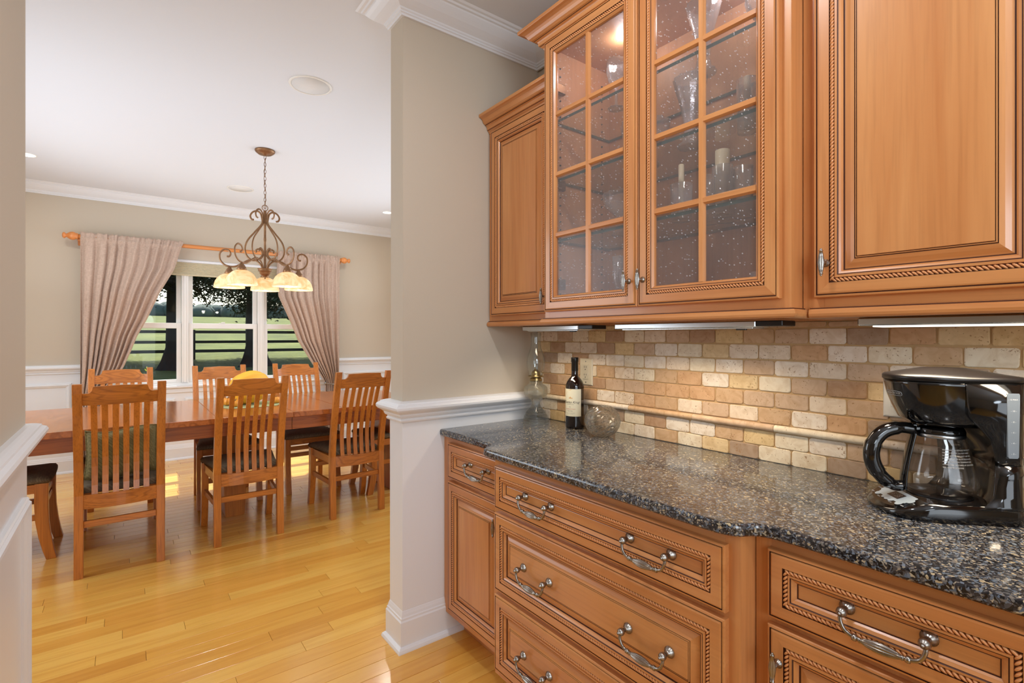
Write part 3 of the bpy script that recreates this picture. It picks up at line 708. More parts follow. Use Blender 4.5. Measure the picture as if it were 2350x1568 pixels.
for (z0, z1, par) in rowsz:
    yb = 1.419 + (.052 if (par % 2 == 0) else 0) + .104 * 6
    while yb > -.36:
        y1 = min(yb, YE - .001); y0 = yb - .104; yb -= .104
        if y1 - y0 < .012: continue
        full = y1 - y0 > .1035 and z1 - z0 > .045
        me = rt.choice(TV) if full else tile_mesh(y1 - y0 - .0045, z1 - z0 - .0045, rt.randint(0, 999))
        o = link('tile', me, wall_right, (W + rt.uniform(-.0008, .0006), (y0 + y1) / 2, (z0 + z1) / 2)); o.rotation_euler = (rt.uniform(-.006, .006), 0, 0)
y = YE - .002
while y > -.20:
    y0 = y - .298; mb = MB(); pr = [(W + .004, 1.0135), (W - .004, 1.0145), (W - .010, 1.018), (W - .0125, 1.0255), (W - .010, 1.033), (W - .004, 1.0365), (W + .004, 1.0375)]
    mb.loft([[(x_, yy, z_) for x_, z_ in pr] for yy in (y0 + .001, y0 + .004, y - .004, y - .001)], 0, True); link('tile_rail', mb.mesh('tile_rail', 'tile'), wall_right); y = y0

# ================================================================ CABINETS
CM = ['maple_v', 'maple_h', 'glaze']
def rope(mb, y0, y1, z0, z1, x, inset=.0410, hw=.0050, pitch=.0088):
    """twisted rope moulding running round a rectangle, as slanted beads"""
    a0, a1, b0, b1 = y0 + inset, y1 - inset, z0 + inset, z1 - inset
    for (p, q, tn) in (((a0, b0), (a1, b0), (0, 1)), ((a1, b0), (a1, b1), (-1, 0)), ((a1, b1), (a0, b1), (0, -1)), ((a0, b1), (a0, b0), (1, 0))):
        ln = math.hypot(q[0] - p[0], q[1] - p[1]); n = max(1, round(ln / pitch)); dx, dz = (q[0] - p[0]) / ln, (q[1] - p[1]) / ln
        for k in range(n):
            s0 = (k + .5) * ln / n; vs = []; fs = []
            for i, t in enumerate((-1, -.5, 0, .5, 1)):
                e = math.sqrt(1 - .82 * t * t); ws = .0040 * e; h = .0052 * math.sqrt(1 - .93 * t * t); sc_ = s0 + t * .0046
                for (ds, hh) in ((-ws, 0), (-ws * .55, h * .85), (ws * .55, h * .85), (ws, 0)):
                    s_ = min(max(sc_ + ds, -hw * .3), ln + hw * .3); vs.append((x - hh, p[0] + dx * s_ + tn[0] * t * hw, p[1] + dz * s_ + tn[1] * t * hw))
            for i in range(4):
                for j in range(3): fs.append((i * 4 + j, i * 4 + j + 1, i * 4 + 4 + j + 1, i * 4 + 4 + j))
            mb.add(vs, fs, 0, True)
g_ = 2
def prof_common(k=1.0): return [(0, 0, None), (0, .015, None), (.0015, .0175, None), (.0055 * k, .0185, None), (.0063 * k, .0160, g_), (.0080 * k, .0160, g_), (.0090 * k, .0190, None), (.012 * k, .020, None), (.0350 * k, .020, None), (.0355 * k, .0165, g_), (.0465 * k, .0165, g_), (.0470 * k, .0195, None)]
RAISED = prof_common() + [(.0525, .0195, None), (.0540, .0178, g_), (.0552, .0178, g_), (.060, .0150, None), (.0632, .0105, None), (.0640, .0080, g_), (.0660, .0080, g_), (.0700, .0090, None), (.0790, .0128, None), (.0875, .0150, None), (.0880, .0132, g_), (.0893, .0132, g_), (.0900, .0160, None), (.0915, .0160, None), (.0920, .0146, g_), (.0930, .0146, g_), (.0938, .0172, None)]
FLATP = prof_common(.94) + [(.0480, .0195, None), (.0492, .0175, g_), (.0503, .0175, g_), (.0560, .0135, None), (.0590, .0100, None), (.0596, .0085, g_), (.0610, .0085, g_), (.0625, .0092, None)]
def front(parent, name, xb, y0, y1, z0, z1, kind='raised', horiz=False, label=None):
    """a drawer or door front proud of the frame plane xb, with its rope moulding"""
    mb = MB(); mp = lambda a, b, d: (xb - d, a, b)
    rings(mb, y0, y1, z0, z1, RAISED if kind == 'raised' else FLATP, mp, 1 if horiz else 0, 1, True, 1 if horiz else 0)
    d = part(name, mb, CM, parent, label=label)
    k = 1 if kind == 'raised' else .94
    rb = MB(); rope(rb, y0, y1, z0, z1, xb - .0165, .0410 * k); part('rope_moulding', rb, 'rope_hi', d)
    return d
def bail_pull(parent, x, y, z):
    mb = MB()
    for s_ in (-1, 1):
        mb.lathe([(.0, -.001), (.0140, -.001), (.0142, .002), (.0115, .0045), (.0112, .0065), (.0065, .009), (.0050, .014), (.0056, .019), (.0086, .0225), (.0098, .028), (.0086, .0335), (.0052, .0365), (.0030, .039), (.0034, .041), (0, .0425)], (x, y + s_ * .0640, z), 18, 0, '-X')
        mb.tube(smooth_path([(x - .028, y + s_ * .066, z - .003), (x - .031, y + s_ * .0655, z - .016), (x - .031, y + s_ * .0590, z - .030), (x - .031, y + s_ * .0480, z - .0365), (x - .031, y + s_ * .0330, z - .0385)], 4), [.0039] * 17, 8)
        mb.lathe([(0, -.0045), (.0060, -.0035), (.0066, 0), (.0060, .0035), (0, .0045)], (x - .031, y + s_ * .0415, z - .0380), 12, 0, 'Y')
    mb.lathe([(.0034, -.036), (.0054, -.033), (.0042, -.031), (.0072, -.022), (.0096, -.010), (.0103, 0), (.0096, .010), (.0072, .022), (.0042, .031), (.0054, .033), (.0034, .036)], (x - .031, y, z - .0392), 60, 0, 'Y', ribs=12, rib_d=.22, rib_rng=(-.024, .024))
    part('handle', mb, 'pewter', parent, label='antique pewter bail handle')
def knob(parent, x, y, z):
    mb = MB(); mb.lathe([(0, -.001), (.0095, -.001), (.0095, .002), (.0062, .0045), (.0045, .010), (.0042, .022), (0, .024)], (x, y, z), 16, 0, '-X')
    mb.lathe([(0, -.0335), (.0022, -.033), (.0030, -.0315), (.0018, -.030), (.0044, -.029), (.0046, -.027), (.0036, -.026), (.0058, -.014), (.0074, 0), (.0058, .014), (.0036, .026), (.0046, .027), (.0044, .029), (.0018, .030), (.0030, .0315), (.0022, .033), (0, .0335)], (x - .027, y, z), 40, 0, 'Z', ribs=10, rib_d=.34, rib_rng=(-.025, .025))
    part('handle', mb, 'pewter', parent, label='antique pewter spindle knob')
ZB = .105
def base_cab(label, xf, y0, y1):
    t = thing('base_cabinet', label, 'cabinet', (xf, (y0 + y1) / 2, 0))
    mb = MB(); mb.box(xf, W + .003, y0, y1, ZB, .8865); part('body', mb, 'maple_v', t)
    for (za, zb) in ((.862, .8865), (ZB, .140)): rr = MB(); rr.box(xf - .0006, xf + .001, y0 + .035, y1 - .035, za, zb, 0); part('frame_rail', rr, 'maple_h', t)
    tk = MB(); tk.box(xf + .085, W, y0 + .001, y1 - .001, .0005, ZB); part('toe_kick', tk, 'maple_h', t); return t
XM, XS = 1.073, 1.137
cab = base_cab('narrow base cabinet against the white end wall, one small drawer over a door', XS, 1.506, YE - .004)
d = front(cab, 'drawer', XS, 1.520, 1.925, .712, .862, 'flat', True); bail_pull(d, XS - .0085, 1.690, .800)
d = front(cab, 'door', XS, 1.520, 1.925, .140, .697); knob(d, XS - .020, 1.545, .610)
cab = base_cab('deep middle base cabinet that stands proud, a stack of three wide drawers', XM, .580, 1.504)
for (z0, z1, k, zh) in ((.711, .862, 'flat', .792), (.421, .696, 'raised', .556), (.135, .405, 'raised', .264)):
    d = front(cab, 'drawer', XM, .607, 1.485, z0, z1, k, True)
    for yc in (1.254, .814): bail_pull(d, XM - (.0095 if k == 'flat' else .0172), yc, zh)
cab = base_cab('base cabinet under the coffee maker at the right edge, drawer over door', XS, -.42, .578)
d = front(cab, 'drawer', XS, .113, .545, .712, .862, 'flat', True); bail_pull(d, XS - .0085, .329, .793)
d = front(cab, 'door', XS, .113, .545, .140, .697); knob(d, XS - .020, .520, .622)
d = front(cab, 'door', XS, -.33, .108, .140, .697)

# granite counter: one slab with the stepped, curved front
def arc_pts(p): return [(v.x, v.y) for v in smooth_path([(a, b, 0) for a, b in p], 5)]
edge = [(1.114, YE - .0045), (1.114, 1.63)] + arc_pts([(1.114, 1.615), (1.108, 1.585), (1.088, 1.566), (1.062, 1.556), (1.047, 1.540), (1.043, 1.515)]) + arc_pts([(1.042, .665), (1.045, .620), (1.058, .583), (1.080, .567), (1.098, .553), (1.108, .525), (1.111, .480)]) + [(1.111, -.42)]
poly = [(W - .001, -.42), (W - .001, YE - .0045)] + edge
ct = MB(); n = len(poly)
def off_poly(d_):
    out = []
    for i in range(n):
        if i < 2 or i in (2, n - 1): 
            out.append((poly[i][0] + (d_ if i in (2, n - 1) else 0), poly[i][1])); continue
        a, b, c = Vector(poly[i - 1] + (0,)), Vector(poly[i] + (0,)), Vector(poly[(i + 1) % n] + (0,))
        t = ((b - a).normalized() + (c - b).normalized()).normalized(); out.append((b.x - t.y * d_ * 1.0, b.y + t.x * d_ * 1.0))
    return out
nn = [(0.0045, .887), (0, .8915), (0, .9065), (.0018, .9108), (.006, .9135), (.011, .914)]
ct.loft([[(x_, y_, z_) for x_, y_ in off_poly(dd)] for dd, z_ in nn], 0, False)
counter = link('countertop', ct.mesh('countertop', 'granite')); fix(counter)
tag(counter, 'dark speckled granite worktop with a stepped and curved front edge', 'countertop')

# ---- wall cabinets
LRAIL = [(0, 0), (.011, 0), (.015, .004), (.0165, .010), (.015, .017), (.011, .021), (.007, .022), (.007, .0245), (0, .026)]; LRM = [1, 1, 1, 1, 1, 1, 2, 1]
def CRN(P, H): return [(0, 0), (.04 * P, 0), (.08 * P, .09 * H), (.19 * P, .17 * H), (.19 * P, .205 * H), (.25 * P, .22 * H), (.265 * P, .36 * H), (.30 * P, .41 * H), (.41 * P, .44 * H), (.40 * P, .485 * H), (.50 * P, .50 * H), (.60 * P, .57 * H), (.67 * P, .68 * H), (.74 * P, .77 * H), (.86 * P, .82 * H), (.98 * P, .845 * H), (1.0 * P, .87 * H), (1.0 * P, H), (0, H)]
CRM = [1, 1, 1, 2, 1, 1, 1, 1, 2, 1, 1, 1, 1, 1, 1, 1, 1, 1]
XU, XG = 1.382, 1.320
ZU0 = 1.371
up = thing('wall_cabinet', 'narrow upper cabinet with one raised panel door beside the end wall', 'cabinet', (XU, 1.75, ZU0))
mb = MB(); mb.box(XU, W + .003, 1.5125, YE - .004, ZU0, 2.350); part('body', mb, 'maple_v', up)
mb = MB(); mb.box(XU - .0006, XU + .001, 1.513, 1.952, 1.397, 1.425); part('frame_rail', mb, 'maple_h', up)
d = front(up, 'door', XU, 1.530, 1.949, 1.420, 2.279); knob(d, XU - .020, 1.556, 1.487)
mb = MB(); mb.sweep(CRN(.061, .078), [(XU, 1.513), (XU, YE - .004)], 2.284, mi=CRM); part('crown', mb, CM, up, recalc=True)
mb = MB(); mb.sweep(LRAIL, [(XU, 1.513), (XU, YE - .004)], ZU0, mi=LRM); part('light_rail', mb, CM, up, recalc=True)

gc = thing('glass_front_cabinet', 'tall upper cabinet with two divided glass doors and glassware inside', 'cabinet', (XG, 1.045, ZU0))
GY0, GY1, GT = .583, 1.510, 2.475
mb = MB(); mb.box(XG, W - .012, GY0, GY0 + .019, ZU0, GT); mb.box(XG, W - .012, GY1 - .019, GY1, ZU0, GT); mb.box(XG, W - .012, GY0 + .019, GY1 - .019, GT - .02, GT); mb.box(XG, W - .012, GY0 + .019, GY1 - .019, 1.395, 1.414)
mb.box(XG, XG + .019, GY0 + .019, GY0 + .045, 1.414, GT); mb.box(XG, XG + .019, GY1 - .045, GY1 - .019, 1.414, GT)
part('body', mb, 'maple_in', gc)
for (nm_, bx_, m_) in (('frame_stile', (XG - .0006, XG + .001, GY0, GY0 + .03, 1.397, GT), 'maple_v'), ('frame_stile', (XG - .0006, XG + .001, GY1 - .03, GY1, 1.397, GT), 'maple_v'), ('side_panel', (XG, XU, GY0 - .0006, GY0, ZU0, GT), 'maple_v'), ('side_panel', (XG, W - .012, GY1, GY1 + .0006, ZU0, GT), 'maple_v'), ('frame_rail', (XG - .0006, XG + .001, GY0 + .03, GY1 - .03, 1.371, 1.425), 'maple_h'), ('frame_rail', (XG - .0006, XG + .001, GY0 + .03, GY1 - .03, 2.455, GT), 'maple_h')):
    mb = MB(); mb.box(*bx_); part(nm_, mb, m_, gc)
mb = MB(); mb.box(W - .012, W - .001, GY0, GY1, ZU0, GT); part('back_panel', mb, 'maple_in', gc)
for z in (1.703, 1.939, 2.170):
    mb = MB(); mb.box(XG + .028, W - .016, GY0 + .022, GY1 - .022, z - .011, z, [0, 0, 1, 1, 1, 1]); s_ = part('shelf', mb, ['shelf_glass', 'shelf_edge'], gc, label='clear glass shelf with a dark green edge')
mb = MB()
for y_ in (GY0 + .021, GY1 - .021):
    for x_ in (XG + .06, W - .06):
        z = 1.46
        while z < 2.42: mb.box(x_ - .0025, x_ + .0025, y_ - .0025, y_ + .0025, z - .0025, z + .0025); z += .032
part('shelf_pin_holes', mb, 'dark_hole', gc, kind='stuff')
for (y_, z) in ((GY1 - .03, 1.53), (GY1 - .03, 1.92), (GY1 - .03, 2.30), (GY0 + .03, 1.53), (GY0 + .03, 1.92), (GY0 + .03, 2.30)):
    mb = MB(); mb.box(XG + .022, XG + .075, y_ - .010, y_ + .010, z - .02, z + .02, 0, .004); part('hinge', mb, 'bronze', gc)
def glass_door(y0, y1, ky, label):
    z0, z1 = 1.420, 2.465
    OP = prof_common()[:9] + [(.0350, .0165, g_), (.0462, .0165, g_), (.0466, .0195, None), (.0515, .0195, None), (.0525, .0180, g_), (.0535, .0180, g_), (.0600, .0120, None), (.0610, .0050, None), (.0610, 0, None)]
    mb = MB(); mp = lambda a, b, d: (XG - d, a, b)
    rings(mb, y0, y1, z0, z1, OP, mp, 0, 1, False)
    # muntins with bevelled edges: one upright, three crossbars
    a0, a1, b0, b1 = y0 + .0605, y1 - .0605, z0 + .0605, z1 - .0605; ym = (y0 + y1) / 2; st = (b1 - b0) / 4
    def bar(A0, A1, B0, B1, vert):
        e = .0052
        if vert: v = [(XG - .003, A0, B0), (XG - .0128, A0 + e, B0), (XG - .0128, A1 - e, B0), (XG - .003, A1, B0)]; v += [(p[0], p[1], B1) for p in v]
        else: v = [(XG - .003, A0, B0), (XG - .0125, A0, B0 + e), (XG - .0125, A0, B1 - e), (XG - .003, A0, B1)]; v += [(p[0], A1, p[2]) for p in v]
        mb.add(v, [(0, 1, 5, 4), (1, 2, 6, 5), (2, 3, 7, 6), (3, 0, 4, 7)], 0 if vert else 1)
    bar(ym - .0115, ym + .0115, b0, b1, True)
    for k in (1, 2, 3):
        zc = b0 + k * st; bar(a0, ym - .0066, zc - .0115, zc + .0115, False); bar(ym + .0066, a1, zc - .0115, zc + .0115, False)
    dd = part('door', mb, CM, gc, label=label, recalc=False)
    rb = MB(); rope(rb, y0, y1, z0, z1, XG - .0165, .0408); part('rope_moulding', rb, 'rope_hi', dd)
    for k in range(4):
        for (p, q) in ((a0, ym), (ym, a1)):
            pn = MB(); pn.box(XG - .0055, XG - .0025, p + .001, q - .001, b0 + k * st + .001, b0 + (k + 1) * st - .001); part('pane', pn, 'seeded', dd)
    knob(dd, XG - .020, ky, 1.503)
glass_door(1.0475, 1.4975 + .0, 1.079, None)
glass_door(.605, 1.0450, 1.023, None)
mb = MB(); mb.sweep(CRN(.079, .080), [(XU - .001, GY0), (XG, GY0), (XG, GY1), (W, GY1)], 2.450, mi=CRM); part('crown', mb, CM, gc, recalc=True)
mb = MB(); mb.sweep(LRAIL, [(XU - .001, GY0), (XG, GY0), (XG, GY1), (W, GY1)], ZU0, mi=LRM); part('light_rail', mb, CM, gc, recalc=True)

ur = thing('wall_cabinet', 'wide upper cabinet with large raised panel door above the coffee maker', 'cabinet', (XU, .1, ZU0))
mb = MB(); mb.box(XU, W + .003, -.42, .5805, ZU0, 2.475); part('body', mb, 'maple_v', ur)
mb = MB(); mb.box(XU - .0006, XU + .001, -.40, .530, 1.397, 1.425); part('frame_rail', mb, 'maple_h', ur)
d = front(ur, 'door', XU, .125, .549, 1.420, 2.465); knob(d, XU - .020, .521, 1.503)
front(ur, 'door', XU, -.304, .120, 1.420, 2.465)
mb = MB(); mb.sweep(CRN(.079, .080), [(XU, -.42), (XU, .5805 - .08)], 2.450, mi=CRM); part('crown', mb, CM, ur, recalc=True)
mb = MB(); mb.sweep(LRAIL, [(XU, -.42), (XU, .580 - .018)], ZU0, mi=LRM); part('light_rail', mb, CM, ur, recalc=True)

# under-cabinet light bars
def bar_light(y0, y1, x0, label, lit, en, zt=1.3705):
    t = thing('light_bar', label, 'light', (x0 + .04, (y0 + y1) / 2, zt - .02))
    mb = MB(); mb.box(x0, x0 + .085, y0, y1, zt - .020, zt - .0005, 0, .003); part('housing', mb, 'steel', t)
    mb = MB(); mb.box(x0 + .008, x0 + .077, y0 + .012, y1 - .03, zt - .0235, zt - .0195, 0, .001); part('diffuser', mb, 'strip' if lit else 'steel', t, label='lit white diffuser' if lit else None)
    mb = MB(); mb.box(x0 + .002, x0 + .083, y0 - .075, y0 + .002, zt - .017, zt - .001, 0, .002); part('end_box', mb, 'black_matte', t, label='black wiring box')
    mb = MB(); mb.box(x0 + .020, x0 + .032, y0 + .04, y0 + .07, zt - .0275, zt - .0225, 0, .001); part('switch', mb, 'black_matte', t)
    lamp('AREA', 'bar_light_glow', (x0 + .015, (y0 + y1) / 2, zt - .026), en, (1, .82, .60), target=(x0 + .0, (y0 + y1) / 2, 0), shape='RECTANGLE', size=.06, size_y=(y1 - y0) * .9, spread=R(130)).rotation_euler = (0, 0, 0)
bar_light(1.46, 1.82, 1.45, 'slim light bar under the narrow upper cabinet by the end wall', False, 1.3)
bar_light(.74, 1.27, 1.45, 'long light bar with a steel edge under the glass-front cabinet', False, 2.1)
bar_light(.02, .48, 1.44, 'lit white light bar under the upper cabinet above the coffee maker', True, 2.8)

for y_ in (.83, 1.27): lamp('POINT', 'cabinet_puck_glow', (1.50, y_, 2.435), 1.2, (.95, .95, 1), shadow_soft_size=.03)
# ---- glassware on the glass shelves
def glassware(kind, label, x, y, z, mat, prof, segs=24, ribs=0, rib_d=0, cat='glass', extra=None, group=None):
    t = thing(kind, label, cat, (x, y, z), group=group)
    mb = MB(); mb.lathe([(r, z + h + .0006) for r, h in prof], (x, y, 0), segs, 0, ribs=ribs, rib_d=rib_d)
    part('bowl' if kind in ('footed_bowl', 'wine_goblet') else 'vessel', mb, mat, t)
    if extra: extra(t)
    return t
VASE = [(0, 0), (.040, 0), (.042, .008), (.026, .020), (.020, .050), (.022, .090), (.033, .140), (.048, .190), (.056, .225), (.054, .226), (.044, .188), (.030, .140), (.018, .092), (.016, .060), (0, .050)]
GOB = [(0, 0), (.032, 0), (.030, .004), (.006, .010), (.005, .070), (.010, .080), (.030, .105), (.038, .140), (.036, .180), (.034, .180), (.036, .140), (.028, .108), (0, .086)]
FLUTE = [(0, 0), (.028, 0), (.026, .004), (.005, .010), (.0045, .060), (.012, .080), (.021, .120), (.023, .205), (.0215, .205), (.019, .122), (0, .084)]
TUMB = [(0, 0), (.030, 0), (.033, .010), (.036, .120), (.034, .120), (.031, .014), (0, .010)]
TALL = [(0, 0), (.027, 0), (.029, .010), (.031, .160), (.029, .160), (.027, .014), (0, .010)]
BOWL = [(0, 0), (.055, 0), (.052, .008), (.014, .020), (.013, .050), (.040, .070), (.082, .110), (.092, .150), (.089, .150), (.078, .112), (.036, .076), (0, .066)]
SHOT = [(0, 0), (.018, 0), (.023, .060), (.021, .060), (.016, .008), (0, .008)]
def candle(h, r):
    def f(t):
        x, y, z = t.location; mb = MB(); mb.lathe([(0, z + .012), (r, z + .012), (r, z + h), (r * .8, z + h + .002), (0, z + h)], (x, y, 0), 14); part('candle', mb, 'wax', t, label='cream candle')
    return f
B0, B1, B2, B3 = 1.414, 1.700, 1.940, 2.172
glassware('trumpet_vase', 'flared cut glass vase on the middle shelf behind the right glass door', 1.47, 1.035 - .07, B2, 'crystal', VASE, 32, 12, .12, 'vase')
glassware('trumpet_vase', 'flared cut glass vase on the top shelf behind the right glass door', 1.49, .93, B3, 'crystal', VASE, 32, 12, .12, 'vase')
glassware('candle_holder', 'glass holder with cream pillar candle, right door, third pane row', 1.50, .87, B1, 'tumbler', TALL, 20, cat='candle holder', extra=candle(.21, .022))
glassware('candle_holder', 'glass holder with wide cream candle nearest the right stile, lower middle shelf', 1.50, .665, B1, 'tumbler', TALL, 20, cat='candle holder', extra=candle(.20, .024))
glassware('candle_holder', 'glass holder with slim cream candle on the middle shelf, right door', 1.50, .79, B2, 'tumbler', TALL, 20, cat='candle holder', extra=candle(.17, .010))
glassware('candle_holder', 'small glass holder with slim taper at the left of the right door', 1.45, .985, B1, 'tumbler', TUMB, 20, cat='candle holder', extra=candle(.185, .009))
glassware('footed_bowl', 'wide footed crystal bowl on the lower middle shelf, left door', 1.48, 1.24, B1, 'crystal', BOWL, 32, 14, .1, 'bowl')
glassware('footed_bowl', 'footed crystal bowl on the top shelf near the right stile', 1.50, .70, B3, 'crystal', BOWL, 32, 14, .1, 'bowl')
glassware('footed_bowl', 'footed crystal bowl on the middle shelf behind the left door', 1.50, 1.17, B2, 'crystal', BOWL, 32, 14, .1, 'bowl')
glassware('wine_goblet', 'stemmed goblet on the middle shelf nearest the right stile', 1.47, .68, B2, 'crystal', GOB, 20, 8, .08)
glassware('wine_goblet', 'stemmed goblet on the top shelf behind the left door', 1.46, 1.27, B3, 'crystal', GOB, 20, 8, .08)
glassware('wine_goblet', 'stemmed goblet on the top shelf close to the middle stile', 1.46, 1.14, B3, 'crystal', GOB, 20, 8, .08)
for y_, w_ in ((1.25, 'leftmost'), (1.19, 'middle'), (1.13, 'rightmost')): glassware('champagne_flute', w_ + ' of three stemmed flutes on the cabinet floor behind the left door', 1.45, y_, B0, 'crystal', FLUTE, 16, group='flutes on the cabinet floor')
for i, y_ in enumerate((.955, .905, .835, .765, .715)): glassware('tall_tumbler', ('leftmost', 'second', 'middle', 'fourth', 'rightmost')[i] + ' tall plain tumbler in the row on the lowest glass shelf, right door', 1.56 + .02 * (i % 2), y_, B1, 'tumbler', TALL, 16, group='tall tumblers on the lower middle shelf')
for i, y_ in enumerate((.955, .855)): glassware('shot_glass', ('small clear shot glass on the cabinet floor by the middle stile', 'small clear shot glass on the cabinet floor left of the upright bar')[i], 1.40, y_, B0, 'tumbler', [(r, h * .9) for r, h in SHOT], 14)
def redp(t):
    x, y, z = t.location; mb = MB(); mb.grid(lambda u, v: (x - .0335 * math.cos((u - .5) * 2.2), y + .0335 * math.sin((u - .5) * 2.2), z + .014 + .022 * v), 10, 1); part('print', mb, 'red_print', t, label='red printed band')
glassware('printed_tumbler', 'tumbler with a red printed band on the cabinet floor at right', 1.42, .70, B0, 'tumbler', [(r, h * .75) for r, h in TUMB], 20, extra=redp)

# ================================================================ ON THE COUNTER
CT = .9145
def put(mb, x, y, z): return mb.xf(Matrix.Translation((x, y, z)))
lx, ly = 1.553, 1.846
t = thing('oil_lamp', 'clear glass oil lamp with tall chimney and brass burner in the counter corner', 'lamp', (lx, ly, CT))
mb = MB(); mb.lathe([(0, .004), (.050, 0), (.0615, 0), (.0625, .005), (.060, .010), (.0595, .014), (.0615, .018), (.058, .024), (.056, .030), (.0565, .034), (.050, .042), (.048, .047), (.048, .050), (.038, .062), (.026, .076), (.0205, .088), (.0195, .098), (.022, .104), (.021, .110), (.030, .116), (.046, .124), (.0555, .134), (.0575, .142), (.0575, .162), (.054, .171), (.042, .180), (.034, .185), (.0335, .190), (.030, .192), (.0300, .203), (.026, .205), (.026, .194), (.030, .186), (.050, .168), (.053, .160), (.053, .143), (.046, .131), (.022, .118), (0, .116)], segs=40, ribs=12, rib_d=.05, rib_rng=(.13, .163))
part('font', put(mb, lx, ly, CT), 'lamp_glass', t)
mb = MB(); mb.lathe([(.0265, .198), (.029, .199), (.0300, .203), (.029, .206), (.030, .209), (.026, .212), (.024, .214), (.024, .216), (.036, .219), (.0375, .223), (.034, .225), (.021, .226), (.0225, .231), (.020, .240), (.013, .249), (.007, .252), (.006, .256), (0, .257)], segs=28)
mb.tube([(.038, 0, .222), (.044, 0, .221), (.0455, 0, .217)], .0016, 6); mb.lathe([(0, -.002), (.004, 0), (0, .002)], (.047, 0, .217), 10, 0, 'X')
for a in (0, 90, 180, 270):
    c_, s_ = math.cos(R(a + 20)), math.sin(R(a + 20)); mb.tube(smooth_path([(.036 * c_, .036 * s_, .219), (.0385 * c_, .0385 * s_, .226), (.0355 * c_, .0355 * s_, .236), (.0385 * c_, .0385 * s_, .246)], 3), .0011, 5)
part('burner', put(mb, lx, ly, CT), 'brass', t)
mb = MB(); out = [(.0325, .224), (.0345, .232), (.0380, .250), (.0425, .275), (.0435, .292), (.0405, .315), (.0325, .338), (.0255, .358), (.0232, .380), (.0235, .405), (.0250, .428)]
mb.lathe(out + [(r - .0014, z) for r, z in out[::-1]], segs=32); part('chimney', put(mb, lx, ly, CT), 'clear', t)

bx, by = 1.612, 1.644
t = thing('wine_bottle', 'dark red wine bottle with cream label standing before the outlet', 'bottle', (bx, by, CT))
mb = MB(); mb.lathe([(0, .006), (.030, .001), (.038, 0), (.0405, .004), (.0410, .012), (.0412, .184), (.0400, .194), (.0350, .208), (.0260, .221), (.0180, .229), (.0152, .236), (.0148, .262), (.0148, .300), (.0155, .302), (0, .303)], segs=40); part('glass_body', put(mb, bx, by, CT), 'wine_glass', t)
mb = MB(); mb.lathe([(.0153, .256), (.0155, .258), (.0152, .294), (.0165, .297), (.0165, .313), (.0155, .316), (0, .3165)], segs=28); part('capsule', put(mb, bx, by, CT), 'foil', t, label='black foil capsule')
LA = R(225.6 - 27); LR = .0416
mb = MB(); mb.grid(lambda u, v: (LR * math.cos(LA + (u - .5) * R(136)), LR * math.sin(LA + (u - .5) * R(136)), .056 + .121 * v), 26, 1); lab = part('label', put(mb, bx, by, CT), 'label', t, label='cream paper label')
def on_bottle(body, size, x0, z, mat, shear=0, name='lettering', spacing=1.0, align='CENTER'):
    vs, fs = text_mesh(body, size, .0, shear, spacing, align)
    mb = MB(); rr = LR + .00025; mb.add([(rr * math.cos(LA + (x + x0) / LR), rr * math.sin(LA + (x + x0) / LR), z + y) for x, y, _ in vs], fs); part(name, put(mb, bx, by, CT), mat, lab)
on_bottle('Charles Krug', .0155, -.002, .1185, 'ink', .45)
on_bottle('PETER MONDAVI FAMILY', .0034, -.003, .1085, 'ink'); on_bottle('2015', .0045, -.003, .0975, 'ink')
on_bottle('GENERATIONS', .0062, -.003, .0880, 'ink_red', 0, spacing=1.25); on_bottle('Napa Valley', .0052, -.003, .0800, 'ink')
on_bottle('RED WINE   FAMILY ESTATE GROWN', .0028, -.003, .0705, 'ink'); on_bottle('750 ML   ALC. 14% BY VOL.', .0026, -.003, .0660, 'ink')
mb = MB(); rr = LR + .0002
mb.grid(lambda u, v: (rr * math.cos(LA + (-.032 + .040 * u - .006 * v) / LR), rr * math.sin(LA + (-.032 + .040 * u - .006 * v) / LR), .056 + .121 - .026 * (1 - u) ** 1.6 - .0045 * v * (1 - .2 * u) - .0003), 14, 2); part('gold_sash', put(mb, bx, by, CT), 'ink_gold', lab)
mb = MB()
for (a, w_, z0, h_) in ((-.010, .0035, .135, .004), (-.0055, .0045, .135, .006), (-.004, .0014, .141, .004), (0, .0035, .135, .004), (.0045, .003, .135, .003)):
    mb.grid(lambda u, v: (rr * math.cos(LA + (a + w_ * u + .002) / LR), rr * math.sin(LA + (a + w_ * u + .002) / LR), z0 + h_ * v), 2, 1)
part('estate_emblem', put(mb, bx, by, CT), 'ink_gold', lab)

ox, oy = 1.566, 1.437
t = thing('glass_bowl', 'round faceted clear glass bowl right of the wine bottle', 'bowl', (ox, oy, CT))
mb = MB(); seg = 34; out = []; nr = 15
for i in range(nr + 1):
    ph = -70 + 132 * i / nr; out.append((.0715 * math.cos(R(ph)), .0665 + .0675 * math.sin(R(ph))))
rg = []
for i, (r_, z_) in enumerate(out): rg.append([(r_ * (1 + (.045 if (k + i) % 2 else -.03)) * math.cos(2 * math.pi * (k + .5 * (i % 2)) / seg), r_ * (1 + (.045 if (k + i) % 2 else -.03)) * math.sin(2 * math.pi * (k + .5 * (i % 2)) / seg), z_) for k in range(seg)])
for (r_, z_) in [(o_[0] - .0055, o_[1] + (.006 if i == 0 else 0)) for i, o_ in enumerate(out)][::-1]: rg.append([(max(r_, .005) * math.cos(2 * math.pi * k / seg), max(r_, .005) * math.sin(2 * math.pi * k / seg), z_) for k in range(seg)])
mb.loft(rg, 0, False, True); o = part('bowl', put(mb, ox, oy, CT - .0028), 'cut_glass', t, recalc=True)

